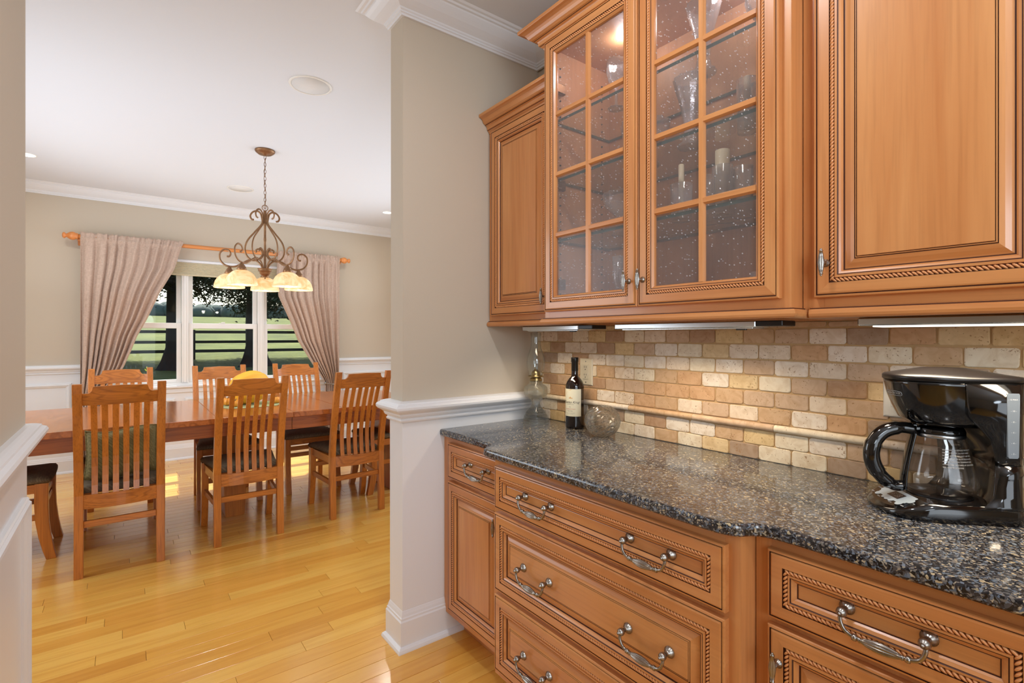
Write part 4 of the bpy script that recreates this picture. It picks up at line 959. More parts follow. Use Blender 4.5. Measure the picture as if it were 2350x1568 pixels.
def plate(name, label, y0, y1, z0, z1, mat):
    t = thing(name, label, 'outlet' if 'outlet' in name else 'switch', (W, (y0 + y1) / 2, (z0 + z1) / 2))
    mb = MB(); mp = lambda a, b, d: (W + .001 - d, a, b); rings(mb, y0, y1, z0, z1, [(0, 0, None), (0, .003, None), (.003, .0062, None), (.006, .0068, None)], mp); part('cover_plate', mb, [mat, mat], t); return t
t = plate('wall_outlet', 'ivory duplex wall outlet on the tiles behind the wine bottle', 1.598, 1.676, 1.103, 1.224, 'almond')
yc, zc = 1.637, 1.1635
mb = MB(); mb.box(W - .0088, W - .005, yc - .0168, yc + .0168, zc - .033, zc + .033, 0, .001); rec = part('receptacle', mb, 'almond', t)
for s_ in (-1, 1):
    for dy in (-.0062, .0062): mb = MB(); mb.box(W - .0092, W - .0086, yc + dy - .0010, yc + dy + .0010, zc + s_ * .0175 + .001, zc + s_ * .0175 + .0085); part('slot', mb, 'dark_hole', rec)
    mb = MB(); mb.lathe([(0, 0), (.0024, 0), (.0024, .0006), (0, .0006)], (W - .0086, yc, zc + s_ * .0175 - .0065), 10, 0, '-X'); part('ground_hole', mb, 'dark_hole', rec)
for dz in (-.0475, .0475): mb = MB(); mb.lathe([(0, -.001), (.0032, 0), (.0030, .0012), (0, .0016)], (W - .0055, yc, zc + dz), 12, 0, '-X'); part('screw', mb, 'steel', t)
t = plate('light_switch', 'white double switch plate half hidden behind the coffee maker', .380, .496, 1.103, 1.226, 'white_plastic')
for yy in (.461, .415): mb = MB(); mb.box(W - .0095, W - .005, yy - .0165, yy + .0165, 1.1315, 1.1975, 0, .0012); part('rocker', mb, 'white_plastic', t)

# ---- coffee maker (built along its own axes, x = front)
mo = Vector((1.529, .338, CT)); ma = R(134.4)
cmk = thing('coffee_maker', 'glossy black drip coffee maker at the right end of the counter', 'coffee maker', mo, ma)
def outline(xb, xf, hw, n=40, cx=None, sq=2.6, rb=.03):
    """rounded plan: round corners behind, superellipse in front"""
    pts = []; c = cx if cx is not None else xf - hw * 1.15
    for i in range(n // 2 + 1):
        a = -math.pi / 2 + math.pi * i / (n // 2); ca, sa = math.cos(a), math.sin(a)
        pts.append((c + (xf - c) * abs(ca) ** (2 / sq), hw * math.copysign(abs(sa) ** (2 / sq), sa)))
    for k in range(5):
        a = R(90 + 22.5 * k); pts.append((xb + rb + rb * math.cos(a), hw - rb + rb * math.sin(a)))
    for k in range(5):
        a = R(180 + 22.5 * k); pts.append((xb + rb + rb * math.cos(a), -hw + rb + rb * math.sin(a)))
    return pts
def ztop(x): return .040 if x < .070 else .040 - (x - .070) * .36
mb = MB(); A = outline(-.120, .143, .095, sq=2.6); B = outline(-.118, .139, .090, sq=2.6); Cc = outline(-.116, .133, .085, sq=2.6)
mb.loft([[(x * .985, y * .98, 0) for x, y in A], [(x, y, .006) for x, y in A], [(x, y, min(.030, ztop(x) * .72)) for x, y in A], [(x, y, ztop(x) - .003) for x, y in B], [(x, y, ztop(x)) for x, y in Cc]], caps=False)
front_ = [p for p in Cc if p[0] > .0 or True]
def half(x): return max([abs(y) for X_, y in Cc if abs(X_ - x) < .0022] or [.0]) or None
xs_ = sorted(set(round(X_, 5) for X_, y in Cc if y >= -1e-6)); hw_of = {}
for X_, y in Cc: hw_of[round(X_, 5)] = max(hw_of.get(round(X_, 5), 0), abs(y))
xs_ = [x for x in xs_]
vs_ = []; fs_ = []
for i, x in enumerate(xs_): vs_ += [(x, -hw_of[x], ztop(x)), (x, hw_of[x], ztop(x))]
for i in range(len(xs_) - 1): fs_.append((2 * i, 2 * i + 2, 2 * i + 3, 2 * i + 1))
mb.add(vs_, fs_, 0, False); part('base', mb, 'black_gloss', cmk, world=False)
mb = MB(); rg = []
def tower_ring(z, s_=1.0, hw=.093, front=-.050, scoop=.020):
    pts = []
    for k in range(13):
        t_ = -1 + 2 * k / 12; pts.append((front - scoop * (1 - t_ * t_), hw * t_ * s_))
    for k in range(5): a = R(90 + 22.5 * k); pts.append((-.119 + .028 + .028 * math.cos(a), (hw - .028 + .028 * math.sin(a)) * s_))
    for k in range(5): a = R(180 + 22.5 * k); pts.append((-.119 + .028 + .028 * math.cos(a), (-hw + .028 + .028 * math.sin(a)) * s_))
    return [(x, y, z) for x, y in pts]
for (z, hw, fr, sc2) in ((.030, .093, -.010, .060), (.040, .0925, -.030, .044), (.060, .0915, -.046, .030), (.100, .091, -.050, .027), (.1295, .091, -.050, .027)): rg.append(tower_ring(z, 1, hw, fr, sc2))
mb.loft(rg); part('tower', mb, 'black_gloss', cmk, world=False)
mb = MB(); rg = []
for (z, hw, fr, sc2) in ((.1305, .0915, -.050, .027), (.150, .0925, -.049, .026), (.185, .0930, -.040, .022), (.212, .0940, -.018, .012), (.235, .0945, .000, .006), (.3085, .0950, .010, .0)): rg.append(tower_ring(z, 1, hw, fr, sc2))
mb.loft(rg); part('reservoir', mb, 'black_gloss', cmk, world=False)
HEAD = [(.2050, .030, .060), (.2060, .062, .070), (.218, .0800, .0780), (.245, .0930, .0860), (.275, .1035, .0905), (.300, .1090, .0930), (.3085, .1105, .0940)]
mb = MB(); mb.loft([[(x, y, z) for x, y in outline(-.119 if z > .212 else -.06, xf, hw, sq=2.25)] for z, xf, hw in HEAD]); part('brew_head', mb, 'black_gloss', cmk, world=False)
mb = MB(); mb.loft([[(x, y, z + dz * (1 - ((x + .005) / .13) ** 2) * (1 - (y / .11) ** 2)) for x, y in outline(-.121 + e, .1125 - e, .096 - e, sq=2.25)] for z, e, dz in ((.3090, 0, 0), (.3175, 0, .0), (.3200, .003, .004), (.3210, .022, .009), (.3215, .045, .013), (.3218, .07, .0165))]); part('lid', mb, 'black_matte', cmk, world=False)
mb = MB(); mb.lathe([(0, .0385), (.060, .0385), (.062, .0415), (.058, .0425), (0, .0425)], (.004, 0, 0), 32); part('warming_plate', mb, 'black_matte', cmk, world=False)
# badge on the rounded nose of the head
def nose(y, z):
    for (a, b) in zip(HEAD[:-1], HEAD[1:]):
        if a[0] <= z <= b[0]:
            f_ = (z - a[0]) / (b[0] - a[0]); xf = a[1] + (b[1] - a[1]) * f_; hw = a[2] + (b[2] - a[2]) * f_; break
    c = xf - hw * 1.15; q = 2.25
    return c + (xf - c) * max(0, 1 - abs(y / hw) ** q) ** (1 / q)
def on_nose(vs, fs, z0, e): return MB().add([(nose(x, z0 + y) + e, x, z0 + y) for x, y, _ in vs], fs)
by0, bz0, bw, bh = 0, .2760, .0300, .0052
vs, fs = text_mesh('BLACK+DECKER', .0072, 0, 0, 1.02, offset=.0); bd = part('badge', on_nose(vs, fs, bz0, .0006), 'silver_print', cmk, world=False)
mb = MB(); rim = []
for k in range(40):
    a = 2 * math.pi * k / 40; rim.append((bw * math.copysign(abs(math.cos(a)) ** .35, math.cos(a)), bh * math.copysign(abs(math.sin(a)) ** .6, math.sin(a))))
mb.tube([(nose(a, bz0 + b) + .0005, a, bz0 + b) for a, b in rim], .0004, 4, closed=True); part('badge_border', mb, 'silver_print', bd, world=False)
# water gauge on the side facing the sink run
gx = -.0815; yS = .0943
mb = MB(); gp = []
for (z, hw_) in ((.147, .0080), (.150, .0100), (.165, .0105), (.270, .0122), (.2835, .0122), (.287, .0105)): gp.append((hw_, z))
poly_ = [(gx - a, z) for a, z in gp] + [(gx + a, z) for a, z in gp[::-1]]
mb.add([(x, yS + .0012, z) for x, z in poly_], [tuple(range(len(poly_)))]); mb.add([(x, yS + .0012, z) for x, z in poly_] + [(x + (x - gx) * .12, yS - .003, z) for x, z in poly_], [(i, (i + 1) % len(poly_), len(poly_) + (i + 1) % len(poly_), len(poly_) + i) for i in range(len(poly_))])
M['gauge'] = plain('grey_gauge_window', '#6f7a86', .2, coat=.5); ga = part('water_gauge', mb, 'gauge', cmk, world=False, label='grey water level window')
for (s_, z) in (('- 12 MAX -', .2735), ('- 10 -', .249), ('- 8 -', .2255), ('- 6 -', .203), ('- 4 -', .180), ('- 2 -', .157)):
    vs, fs = text_mesh(s_, .0052 if 'MAX' not in s_ else .0046, 0); part('mark', MB().add([(gx - x, yS + .0016, z + y) for x, y, _ in vs], fs), 'silver_print', ga, world=False)
# control plate on the sloping front of the base: u across (y), v down the slope (x)
def slope(u, v, e=.0004): x = .076 + v; return (x, u, ztop(x) + e)
CP = [(-.046, 0), (.046, 0), (.0485, .002), (.046, .010), (.050, .0125), (.051, .017), (.047, .020), (.042, .019), (.040, .024), (.0395, .029), (.034, .031), (.029, .0285), (.028, .024), (.010, .024), (.007, .028), (0, .0295), (-.007, .028), (-.010, .024), (-.028, .024), (-.029, .0285), (-.034, .031), (-.0395, .029), (-.040, .024), (-.042, .019), (-.047, .020), (-.051, .017), (-.050, .0125), (-.046, .010), (-.0485, .002)]
mb = MB(); mb.add([slope(a, b, .0008) for a, b in ((-.047, 0), (.047, 0), (.050, .002), (.050, .030), (.030, .037), (-.030, .037), (-.050, .030), (-.050, .002))], [tuple(range(8))])
for (a, b, r_) in ((-.050, .017, .0085), (.050, .017, .0085), (-.040, .036, .0085), (.040, .036, .0085), (-.013, .036, .0085), (.013, .036, .0085), (0, .037, .0085)):
    mb.add([slope(a + r_ * math.cos(R(q)), b + r_ * math.sin(R(q)), .0009) for q in range(0, 360, 18)], [tuple(range(20))])
mb.v = [v for v in mb.v]; cp = part('control_plate', mb, 'panel_silver', cmk, world=False, label='silver control plate with round buttons')
mb = MB(); mb.add([slope(a, b, .0013) for a, b in ((-.021, .0085), (.021, .0085), (.021, .0290), (-.021, .0290))], [(0, 1, 2, 3)]); M['lcd'] = plain('dark_display', '#3a302c', .15); part('display', mb, 'lcd', cp, world=False)
vs, fs = text_mesh('8:58', .0170, 0, .12); M['digits'] = plain('display_digits', '#6b5c50', .3); part('digits', MB().add([slope(x, .0187 - y, .0016) for x, y, _ in vs], fs), 'digits', cp, world=False)
for (s_, u_, v_) in (('CLEAN', -.066, .020), ('BREW', -.058, .040), ('PROG', -.023, .046), ('AUTO', .023, .046), ('HOUR', .058, .040), ('MIN', .066, .020)):
    vs, fs = text_mesh(s_, .0042, 0); part('lettering', MB().add([slope(x + u_, v_ - y, .0012) for x, y, _ in vs], fs), 'silver_print', cp, world=False)

cf = thing('glass_carafe', 'glass coffee carafe with black handle on the warming plate', 'carafe', mo + Vector((math.cos(ma) * .004, math.sin(ma) * .004, .043)), ma)
mb = MB(); o_ = [(0, 0), (.050, 0), (.062, .003), (.069, .012), (.0725, .026), (.0715, .044), (.067, .068), (.060, .094), (.0525, .118), (.0475, .134), (.0455, .144)]
mb.lathe(o_ + [(r - .0022, z + (.0022 if z < .004 else 0)) for r, z in o_[::-1] if r > .01] + [(0, .0025)], segs=48); part('glass_body', mb, 'carafe_glass', cf, world=False)
mb = MB(); mb.lathe([(.0470, .139), (.0485, .140), (.0490, .146), (.0470, .152), (.0440, .156), (.030, .158), (0, .159)], segs=36); mb.box(.044, .072, -.012, .012, .145, .156, 0, .003); mb.box(.050, .062, -.010, .010, .152, .162, 0, .003); part('lid', mb, 'black_gloss', cf, world=False)
mb = MB(); mb.lathe([(.0478, .132), (.0492, .133), (.0488, .140), (.0474, .141)], segs=36); part('band', mb, 'steel', cf, world=False, label='thin steel collar')
hsec = [(math.cos(R(a)) * .85, math.sin(R(a)) * 1.35) for a in range(0, 360, 36)]
mb = MB(); mb.tube(smooth_path([(.055, 0, .148), (.085, 0, .150), (.118, 0, .140), (.139, 0, .116), (.146, 0, .086), (.139, 0, .056), (.121, 0, .030), (.099, 0, .014), (.080, 0, .012)], 5), [.0135] * 6 + [.0160] * 10 + [.0175] * 12 + [.0155] * 6 + [.0130] * 7, segs=16)
mb.tube(smooth_path([(.0545, 0, .142), (.062, 0, .110), (.0695, 0, .074), (.075, 0, .040), (.0765, 0, .006)], 4), .0068, sect=[(math.cos(R(a)) * 2.0, math.sin(R(a)) * .7) for a in range(0, 360, 36)], up=(0, 1, 0)); part('handle', mb, 'black_gloss', cf, world=False, label='black D-shaped handle')
def on_carafe(body, size, ang, z, spacing=1.0):
    vs, fs = text_mesh(body, size, 0, 0, spacing, 'LEFT'); rr = lambda zz: .0635 - (zz - .080) * .30
    return MB().add([((rr(z + y) + .0012) * math.cos(ang + x / .062), (rr(z + y) + .0012) * math.sin(ang + x / .062), z + y) for x, y, _ in vs], fs)
M['print_thin'] = plain('white_fine_print', '#b9b6b0', .5)
for i, s_ in enumerate(('WARNING: TO REDUCE THE RISK OF', 'FIRE OR INJURY, DO NOT HEAT', 'WHEN EMPTY. DO NOT USE ON', 'STOVE TOP OR IN MICROWAVE.', 'AVOID SUDDEN TEMPERATURE', 'CHANGES. DISCARD IF CRACKED.', 'SEE INSTRUCTIONS.')):
    part('fine_print', on_carafe(s_, .0042, R(64), .110 - i * .0062), 'print_thin', cf, world=False)

# ================================================================ DINING ROOM
TZ = .795; TX0, TX1, TY0, TY1 = -.74, 2.02, 3.765, 4.975
tb = thing('dining_table', 'long oak dining table with leaves and a pedestal, set for eight', 'table', (.64, 4.37, 0))
def chamf(x0, x1, y0, y1, c): return [(x0 + c, y0), (x1 - c, y0), (x1, y0 + c), (x1, y1 - c), (x1 - c, y1), (x0 + c, y1), (x0, y1 - c), (x0, y0 + c)]
seams = [TX0, .02, .485, .95, 1.30, TX1]
for i in range(len(seams) - 1):
    a, b = seams[i] + .0005, seams[i + 1] - .0005; mb = MB()
    c0, c1 = (.10 if i == 0 else 0), (.10 if i == len(seams) - 2 else 0)
    pl = [(a + c0, TY0), (b - c1, TY0), (b, TY0 + c1), (b, TY1 - c1), (b - c1, TY1), (a + c0, TY1), (a, TY1 - c0), (a, TY0 + c0)] if (c0 or c1) else [(a, TY0), (b, TY0), (b, TY1), (a, TY1)]
    mb.prism(pl, TZ - .036, TZ); o = part('tabletop_leaf', mb, 'oak_top', tb); bevel(o, .003, 2)
ax = [TX0 + .07, .02, .485, .95, 1.235, TX1 - .07]
for i in range(len(ax) - 1):
    for (y0, y1) in ((TY0 + .045, TY0 + .067), (TY1 - .067, TY1 - .045)):
        mb = MB(); mb.box(ax[i] + .0015, ax[i + 1] - .0015, y0, y1, TZ - .128, TZ - .037, 0, .002); part('apron', mb, 'oak_apron', tb)
for xx in (TX0 + .07, TX1 - .092): mb = MB(); mb.box(xx, xx + .022, TY0 + .067, TY1 - .067, TZ - .128, TZ - .037, 0, .002); part('apron', mb, 'oak_apron', tb)
def leg_taper(xc, y0, y1, w0, w1, wf=.0):
    mb = MB(); mb.loft([[(xc - w, y0 + (.0 if z > .2 else 0), z), (xc + w, y0, z), (xc + w, y1, z), (xc - w, y1, z)] for w, z in ((w0 * .92, .001), (w0, .01), (w1, TZ - .13), (w1, TZ - .037))], 0, False); return mb
part('pedestal', leg_taper(.655, 4.22, 4.52, .064, .088), 'oak_z', tb)
for xx in (-.60, 1.88): part('pedestal', leg_taper(xx, 4.12, 4.62, .05, .06), 'oak_z', tb)

# ---- chairs: built facing +Y, back posts at y = 0
def post_y(z):
    pts = [(0, 0.0), (.12, .004), (.30, .012), (.45, .014), (.60, -.006), (.80, -.055), (1.08, -.135)]
    for (a, b) in zip(pts[:-1], pts[1:]):
        if z <= b[0]: f_ = (z - a[0]) / (b[0] - a[0]); return a[1] + (b[1] - a[1]) * (f_ * f_ * (3 - 2 * f_) * .35 + f_ * .65)
    return pts[-1][1]
def make_chair(pillow=False):
    t = thing('dining_chair', '', 'chair')
    HWB, HWF = .1845, .2075
    for s_ in (-1, 1):
        mb = MB(); zs = [0, .004, .12, .24, .36, .45, .54, .64, .76, .9, 1.02, 1.072]
        rg = []
        for z in zs:
            w = .0205 if z > .002 else .018; dpt = (.021 if z < .6 else .020 - (z - .6) * .008); y = post_y(z); x = s_ * HWB
            rg.append([(x - w, y - dpt, z), (x + w, y - dpt, z), (x + w, y + dpt, z), (x - w, y + dpt, z)])
        mb.loft(rg, 0, False); o = part('rear_leg', mb, 'oak_z', t, world=False); bevel(o, .003, 2)
        mb = MB(); rg = []
        for z, yc, hd in ((0, .462, .0225), (.004, .461, .0235), (.06, .447, .0255), (.14, .432, .028), (.23, .421, .030), (.33, .417, .031), (.455, .418, .031)):
            x = s_ * HWF; w = .0205; rg.append([(x - w, yc - hd, z), (x + w, yc - hd, z), (x + w, yc + hd, z), (x - w, yc + hd, z)])
        mb.loft(rg, 0, False); o = part('front_leg', mb, 'oak_z', t, world=False); bevel(o, .003, 2)
        def sidebar(z0, z1, th, nm):
            mb = MB(); ya, yb = .018, .392; xa, xb = s_ * (HWB - .001), s_ * (HWF - .001)
            mb.add([(xa - th, ya, z0), (xa + th, ya, z0), (xb + th, yb, z0), (xb - th, yb, z0), (xa - th, ya, z1), (xa + th, ya, z1), (xb + th, yb, z1), (xb - th, yb, z1)], [(0, 3, 2, 1), (4, 5, 6, 7), (0, 1, 5, 4), (1, 2, 6, 5), (2, 3, 7, 6), (3, 0, 4, 7)]); part(nm, mb, 'oak_y', t, world=False)
        sidebar(.398, .450, .011, 'seat_rail'); sidebar(.238, .272, .009, 'stretcher')
    mb = MB(); mb.box(-HWF + .0205, HWF - .0205, .414, .436, .402, .452, 0, .002); part('seat_rail', mb, 'oak_x', t, world=False)
    for (z0, z1) in ((.355, .388), (.300, .333)): mb = MB(); mb.box(-HWF + .0205, HWF - .0205, .416, .434, z0, z1, 0, .002); part('stretcher', mb, 'oak_x', t, world=False)
    mb = MB(); mb.box(-HWB + .0205, HWB - .0205, .004, .022, .268, .304, 0, .002); part('stretcher', mb, 'oak_x', t, world=False)
    iw = HWB - .0205
    def bowed(z0f, z1f, yc, th, bow, nm, n=16):
        mb = MB(); rg = []
        for i in range(n + 1):
            u = -1 + 2 * i / n; x = u * iw; y = yc(0) - bow * (1 - u * u)
            z0, z1 = z0f(u), z1f(u); ya, yb = yc(z0) - yc(0), yc(z1) - yc(0)
            rg.append([(x, y - th + ya, z0), (x, y + th + ya, z0), (x, y + th + yb, z1), (x, y - th + yb, z1)])
        mb.loft(rg, 0, False); o = part(nm, mb, 'oak_x', t, world=False); return o
    bowed(lambda u: .374, lambda u: .452, lambda z: .006, .011, .026, 'back_rail')
    def ctop(u):
        a = abs(u)
        if a > .87: return 1.020
        if a < .725: return 1.057 + .004 * (1 - a / .725)
        k = (.87 - a) / .145; return 1.020 + .037 * (1 - math.sqrt(max(0, 1 - k * k)))
    bowed(lambda u: .955, ctop, lambda z: post_y(max(z, .95)) if z else post_y(.95), .010, .024, 'crest_rail', 64)
    for k in range(6):
        u = (k - 2.5) / 2.5 * .71; x = u * iw; b0 = .026 * (1 - u * u); b1 = .024 * (1 - u * u); mb = MB(); rg = []
        for i in range(11):
            z = .448 + (.960 - .448) * i / 10; f_ = i / 10; y = .006 * (1 - f_) + post_y(z) * f_ - b0 * (1 - f_) - b1 * f_ + .022 * math.sin(math.pi * f_) * (1 - f_) * 1.5
            rg.append([(x - .0138, y - .0055, z), (x + .0138, y - .0055, z), (x + .0138, y + .0055, z), (x - .0138, y + .0055, z)])
        mb.loft(rg, 0, False); part('slat', mb, 'oak_z', t, world=False)
    mb = MB()
    def seat_ring(z, e, dome=0):
        pts = []; n = 7
        def edge(a, b): return [(a[0] + (b[0] - a[0]) * i / n, a[1] + (b[1] - a[1]) * i / n) for i in range(n)]
        c = [(-.168 - e * .2, .030 - e * .1), (.168 + e * .2, .030 - e * .1), (.228 + e, .452 + e), (-.228 - e, .452 + e)]
        for i in range(4): pts += edge(c[i], c[(i + 1) % 4])
        return [(x * (1 - .0) , y + (.012 * (1 - (x / .23) ** 2) if y > .44 else 0), z) for x, y in pts]
    mb.loft([seat_ring(.452, -.012), seat_ring(.456, .0), seat_ring(.470, .004), seat_ring(.484, -.006), seat_ring(.492, -.030), [(x * .6, .245 + (y - .245) * .6, .499) for x, y, z in seat_ring(0, -.03)], [(x * .2, .245 + (y - .245) * .2, .501) for x, y, z in seat_ring(0, -.03)]]); part('seat', mb, 'seat', t, world=False, label='padded dark brown patterned seat')
    return t
chair0 = make_chair()
GRP = 'oak slat-back chairs around the dining table'
chairs = [
 ((-.010, 3.650), 0, 'slat-back oak chair nearest the camera with an olive cushion on its seat'),
 ((.655, 3.672), 0, 'slat-back oak chair with its back to us, in front of the large pumpkin'),
 ((1.390, 3.716), 0, 'slat-back oak chair with its back to us, beside the right door jamb'),
 ((-.012, 4.985), 180, 'oak chair on the window side, in front of the left curtain'),
 ((.672, 4.985), 180, 'oak chair on the window side, under the middle window behind the pumpkin'),
 ((1.309, 4.985), 180, 'oak chair on the window side, in front of the right curtain'),
 ((-.803, 4.300), -90, 'chair at the left table end, only its seat and front legs in view'),
 ((2.098, 4.315), 90, 'oak chair at the right end of the table, mostly hidden by the door jamb')]
for i, ((x, y), a, lab_) in enumerate(chairs):
    c = chair0 if i == 0 else copy_tree(chair0)
    c.location = (x, y, 0); c.rotation_euler = (0, 0, R(a)); c['label'] = lab_; c['group'] = GRP
# olive cushion leaning on the slats of the first chair
cx_, cy_ = -.005, 3.65
cu = thing('cushion', 'olive green woven cushion standing against the slats of the nearest chair', 'cushion', (cx_, cy_ + .075, .503))
mb = MB(); NU = 22
def cush(u, v, side):
    a, b = 2 * u - 1, 2 * v - 1; th = .062 * max(0, (1 - a ** 4) * (1 - b ** 4)) ** .45
    x = a * (.158 + .010 * b * b) * (1 - .03 * b); z = .158 + b * (.150 + .012 * a * a * b) + .012 * math.sin(a * 3) ; y = side * th * .72 + (z * -.20) + .040
    return (cx_ + x, cy_ + .040 + y, .505 + z * .93)
mb.grid(lambda u, v: cush(u, v, -1), NU, NU); mb.grid(lambda u, v: cush(1 - u, v, 1), NU, NU); part('cover', mb, 'cushion', cu)
mb = MB()
for i in range(4 * 16):
    pass
pip = []
for (a0, b0, a1, b1) in ((0, 0, 1, 0), (1, 0, 1, 1), (1, 1, 0, 1), (0, 1, 0, 0)):
    for i in range(12): f_ = i / 12; pip.append(cush(a0 + (a1 - a0) * f_, b0 + (b1 - b0) * f_, 0))
mb.tube(pip, .004, 6, closed=True); part('piping', mb, 'cushion', cu)
# flat seat pad of that cushion set
pad = MB(); pad.loft([[(cx_ + sx * (.150 + e), 3.70 + .02 + yy, z) for sx, yy in ((-1, -.01), (1, -.01), (1.15, .20), (-1.15, .20))] for e, z in ((0, .502), (.006, .508), (0, .514))], 0, False)

# ---- pumpkins on the sage cloth
rn = MB(); pts = [(.565, 4.33), (.62, 4.20), (.78, 4.16), (.93, 4.19), (1.03, 4.33), (.95, 4.50), (.80, 4.56), (.64, 4.50)]
rn.loft([[(x, y, z) for x, y in pts] for z in (TZ + .0008, TZ + .0030)], 0, False); o = link('table_mat', rn.mesh('table_mat', 'runner')); tag(o, 'sage green leaf-shaped cloth mat under the pumpkins', 'table mat')
def pumpkin(name, label, x, y, r, h, mat, nrib, tilt=(0, 0, 0), grp=None, rdep=.10):
    t = thing(name, label, 'pumpkin', (x, y, TZ + .0035), group=grp)
    mb = MB(); prof = []; nn_ = 16
    for i in range(nn_ + 1):
        a = -90 + 180 * i / nn_; rr = r * math.cos(R(a)) ** .82 if 0 < i < nn_ else .004; zz = h / 2 * math.sin(R(a)); zz -= (.10 * h * (1 if a > 0 else -1) * max(0, (abs(a) - 62) / 28) ** 1.2); prof.append((rr, zz))
    mb.lathe(prof, (0, 0, 0), 64, 0, ribs=nrib, rib_d=rdep)
    st = MB(); st.tube(smooth_path([(0, 0, h * .36), (.0, .004, h * .50), (.012 * r / .05, .006, h * .62)], 3), [r * .13, r * .1, r * .085, r * .08, r * .08, r * .085, r * .1][:7], 6)
    rot = Matrix.Rotation(R(tilt[2]), 4, 'Z') @ Matrix.Rotation(R(tilt[0]), 4, 'X') @ Matrix.Rotation(R(tilt[1]), 4, 'Y')
    mb.xf(rot); zmin = min(v[2] for v in mb.v); T_ = Matrix.Translation((x, y, TZ + .0035 - zmin)); mb.xf(T_); st.xf(T_ @ rot)
    part('flesh', mb, mat, t); part('stalk', st, 'stem', t); return t
pumpkin('pumpkin', 'large orange-yellow pumpkin lying on its side in the middle of the table', .785, 4.40, .128, .30, 'pumpkin', 12, (0, 78, 20), None, .05)
pumpkin('mini_pumpkin', 'small orange gourd at the left end of the green mat', .628, 4.40, .040, .058, 'gourd', 10, (0, 8, 0), 'small gourds beside the large pumpkin')
pumpkin('mini_pumpkin', 'small orange gourd in front of the large pumpkin, nearest the camera', .665, 4.285, .036, .050, 'gourd', 10, (20, 0, 0), 'small gourds beside the large pumpkin')
pumpkin('mini_pumpkin', 'small orange gourd on the right end of the green mat', .960, 4.335, .040, .052, 'gourd', 10, (0, 0, 0), 'small gourds beside the large pumpkin')

# ---- window dressing
RY, RZ = F - .105, 2.290
rod = thing('curtain_rod', 'fluted wooden curtain rod with turned finials across the triple window', 'curtain rod', (.92, RY, RZ))
mb = MB(); sect = [(math.cos(2 * math.pi * k / 32) * (1 if k % 2 else .88), math.sin(2 * math.pi * k / 32) * (1 if k % 2 else .88)) for k in range(32)]
mb.tube([(-.345, RY, RZ), (.9, RY, RZ), (2.185, RY, RZ)], .021, mi=0, sect=sect, up=(0, 0, 1)); part('pole', mb, 'pole_wood', rod)
for s_, x0 in ((-1, -.345), (1, 2.185)):
    mb = MB(); mb.lathe([(0, -.002), (.024, 0), (.030, .003), (.031, .010), (.027, .013), (.030, .018), (.038, .030), (.040, .044), (.036, .060), (.024, .078), (.018, .084), (.018, .090), (.027, .096), (.029, .104), (.026, .112), (.016, .117), (0, .118)], (0, 0, 0), 28, 0, 'X')
    mb.v = [(v[0] * s_ + x0, v[1] + RY, v[2] + RZ) for v in mb.v]; part('finial', mb, 'pole_wood', rod)
    xb = x0 - s_ * .006; mb = MB(); mb.box(xb - .012, xb + .012, RY + .012, F, RZ - .045, RZ - .018, 0, .003); mb.box(xb - .014, xb + .014, F - .014, F, RZ - .075, RZ + .02, 0, .003); part('bracket', mb, 'pole_wood', rod)
sh = thing('window_shade', 'raised beige cellular shade at the top of the window', 'window shade', (.91, F - .01, 2.06))
mb = MB(); n = 9
for k in range(n):
    z0 = 1.998 + .0145 * k; mb.box(WX0 + .004, WX1 - .004, F - .012, F + .010, z0, z0 + .0125, 0, .004)
M['shade_cloth'] = plain('beige_shade_cloth', '#cfc4a6', .85); part('folds', mb, 'shade_cloth', sh, kind='stuff')
mb = MB(); mb.box(WX0 + .004, WX1 - .004, F - .014, F + .012, 1.985, 1.9975, 0, .003); part('bottom_rail', mb, 'shade_cloth', sh)
mb = MB(); mb.box(WX0 + .002, WX1 - .002, F - .016, F + .012, 2.1285, 2.152, 0, .003); part('head_rail', mb, 'white', sh)

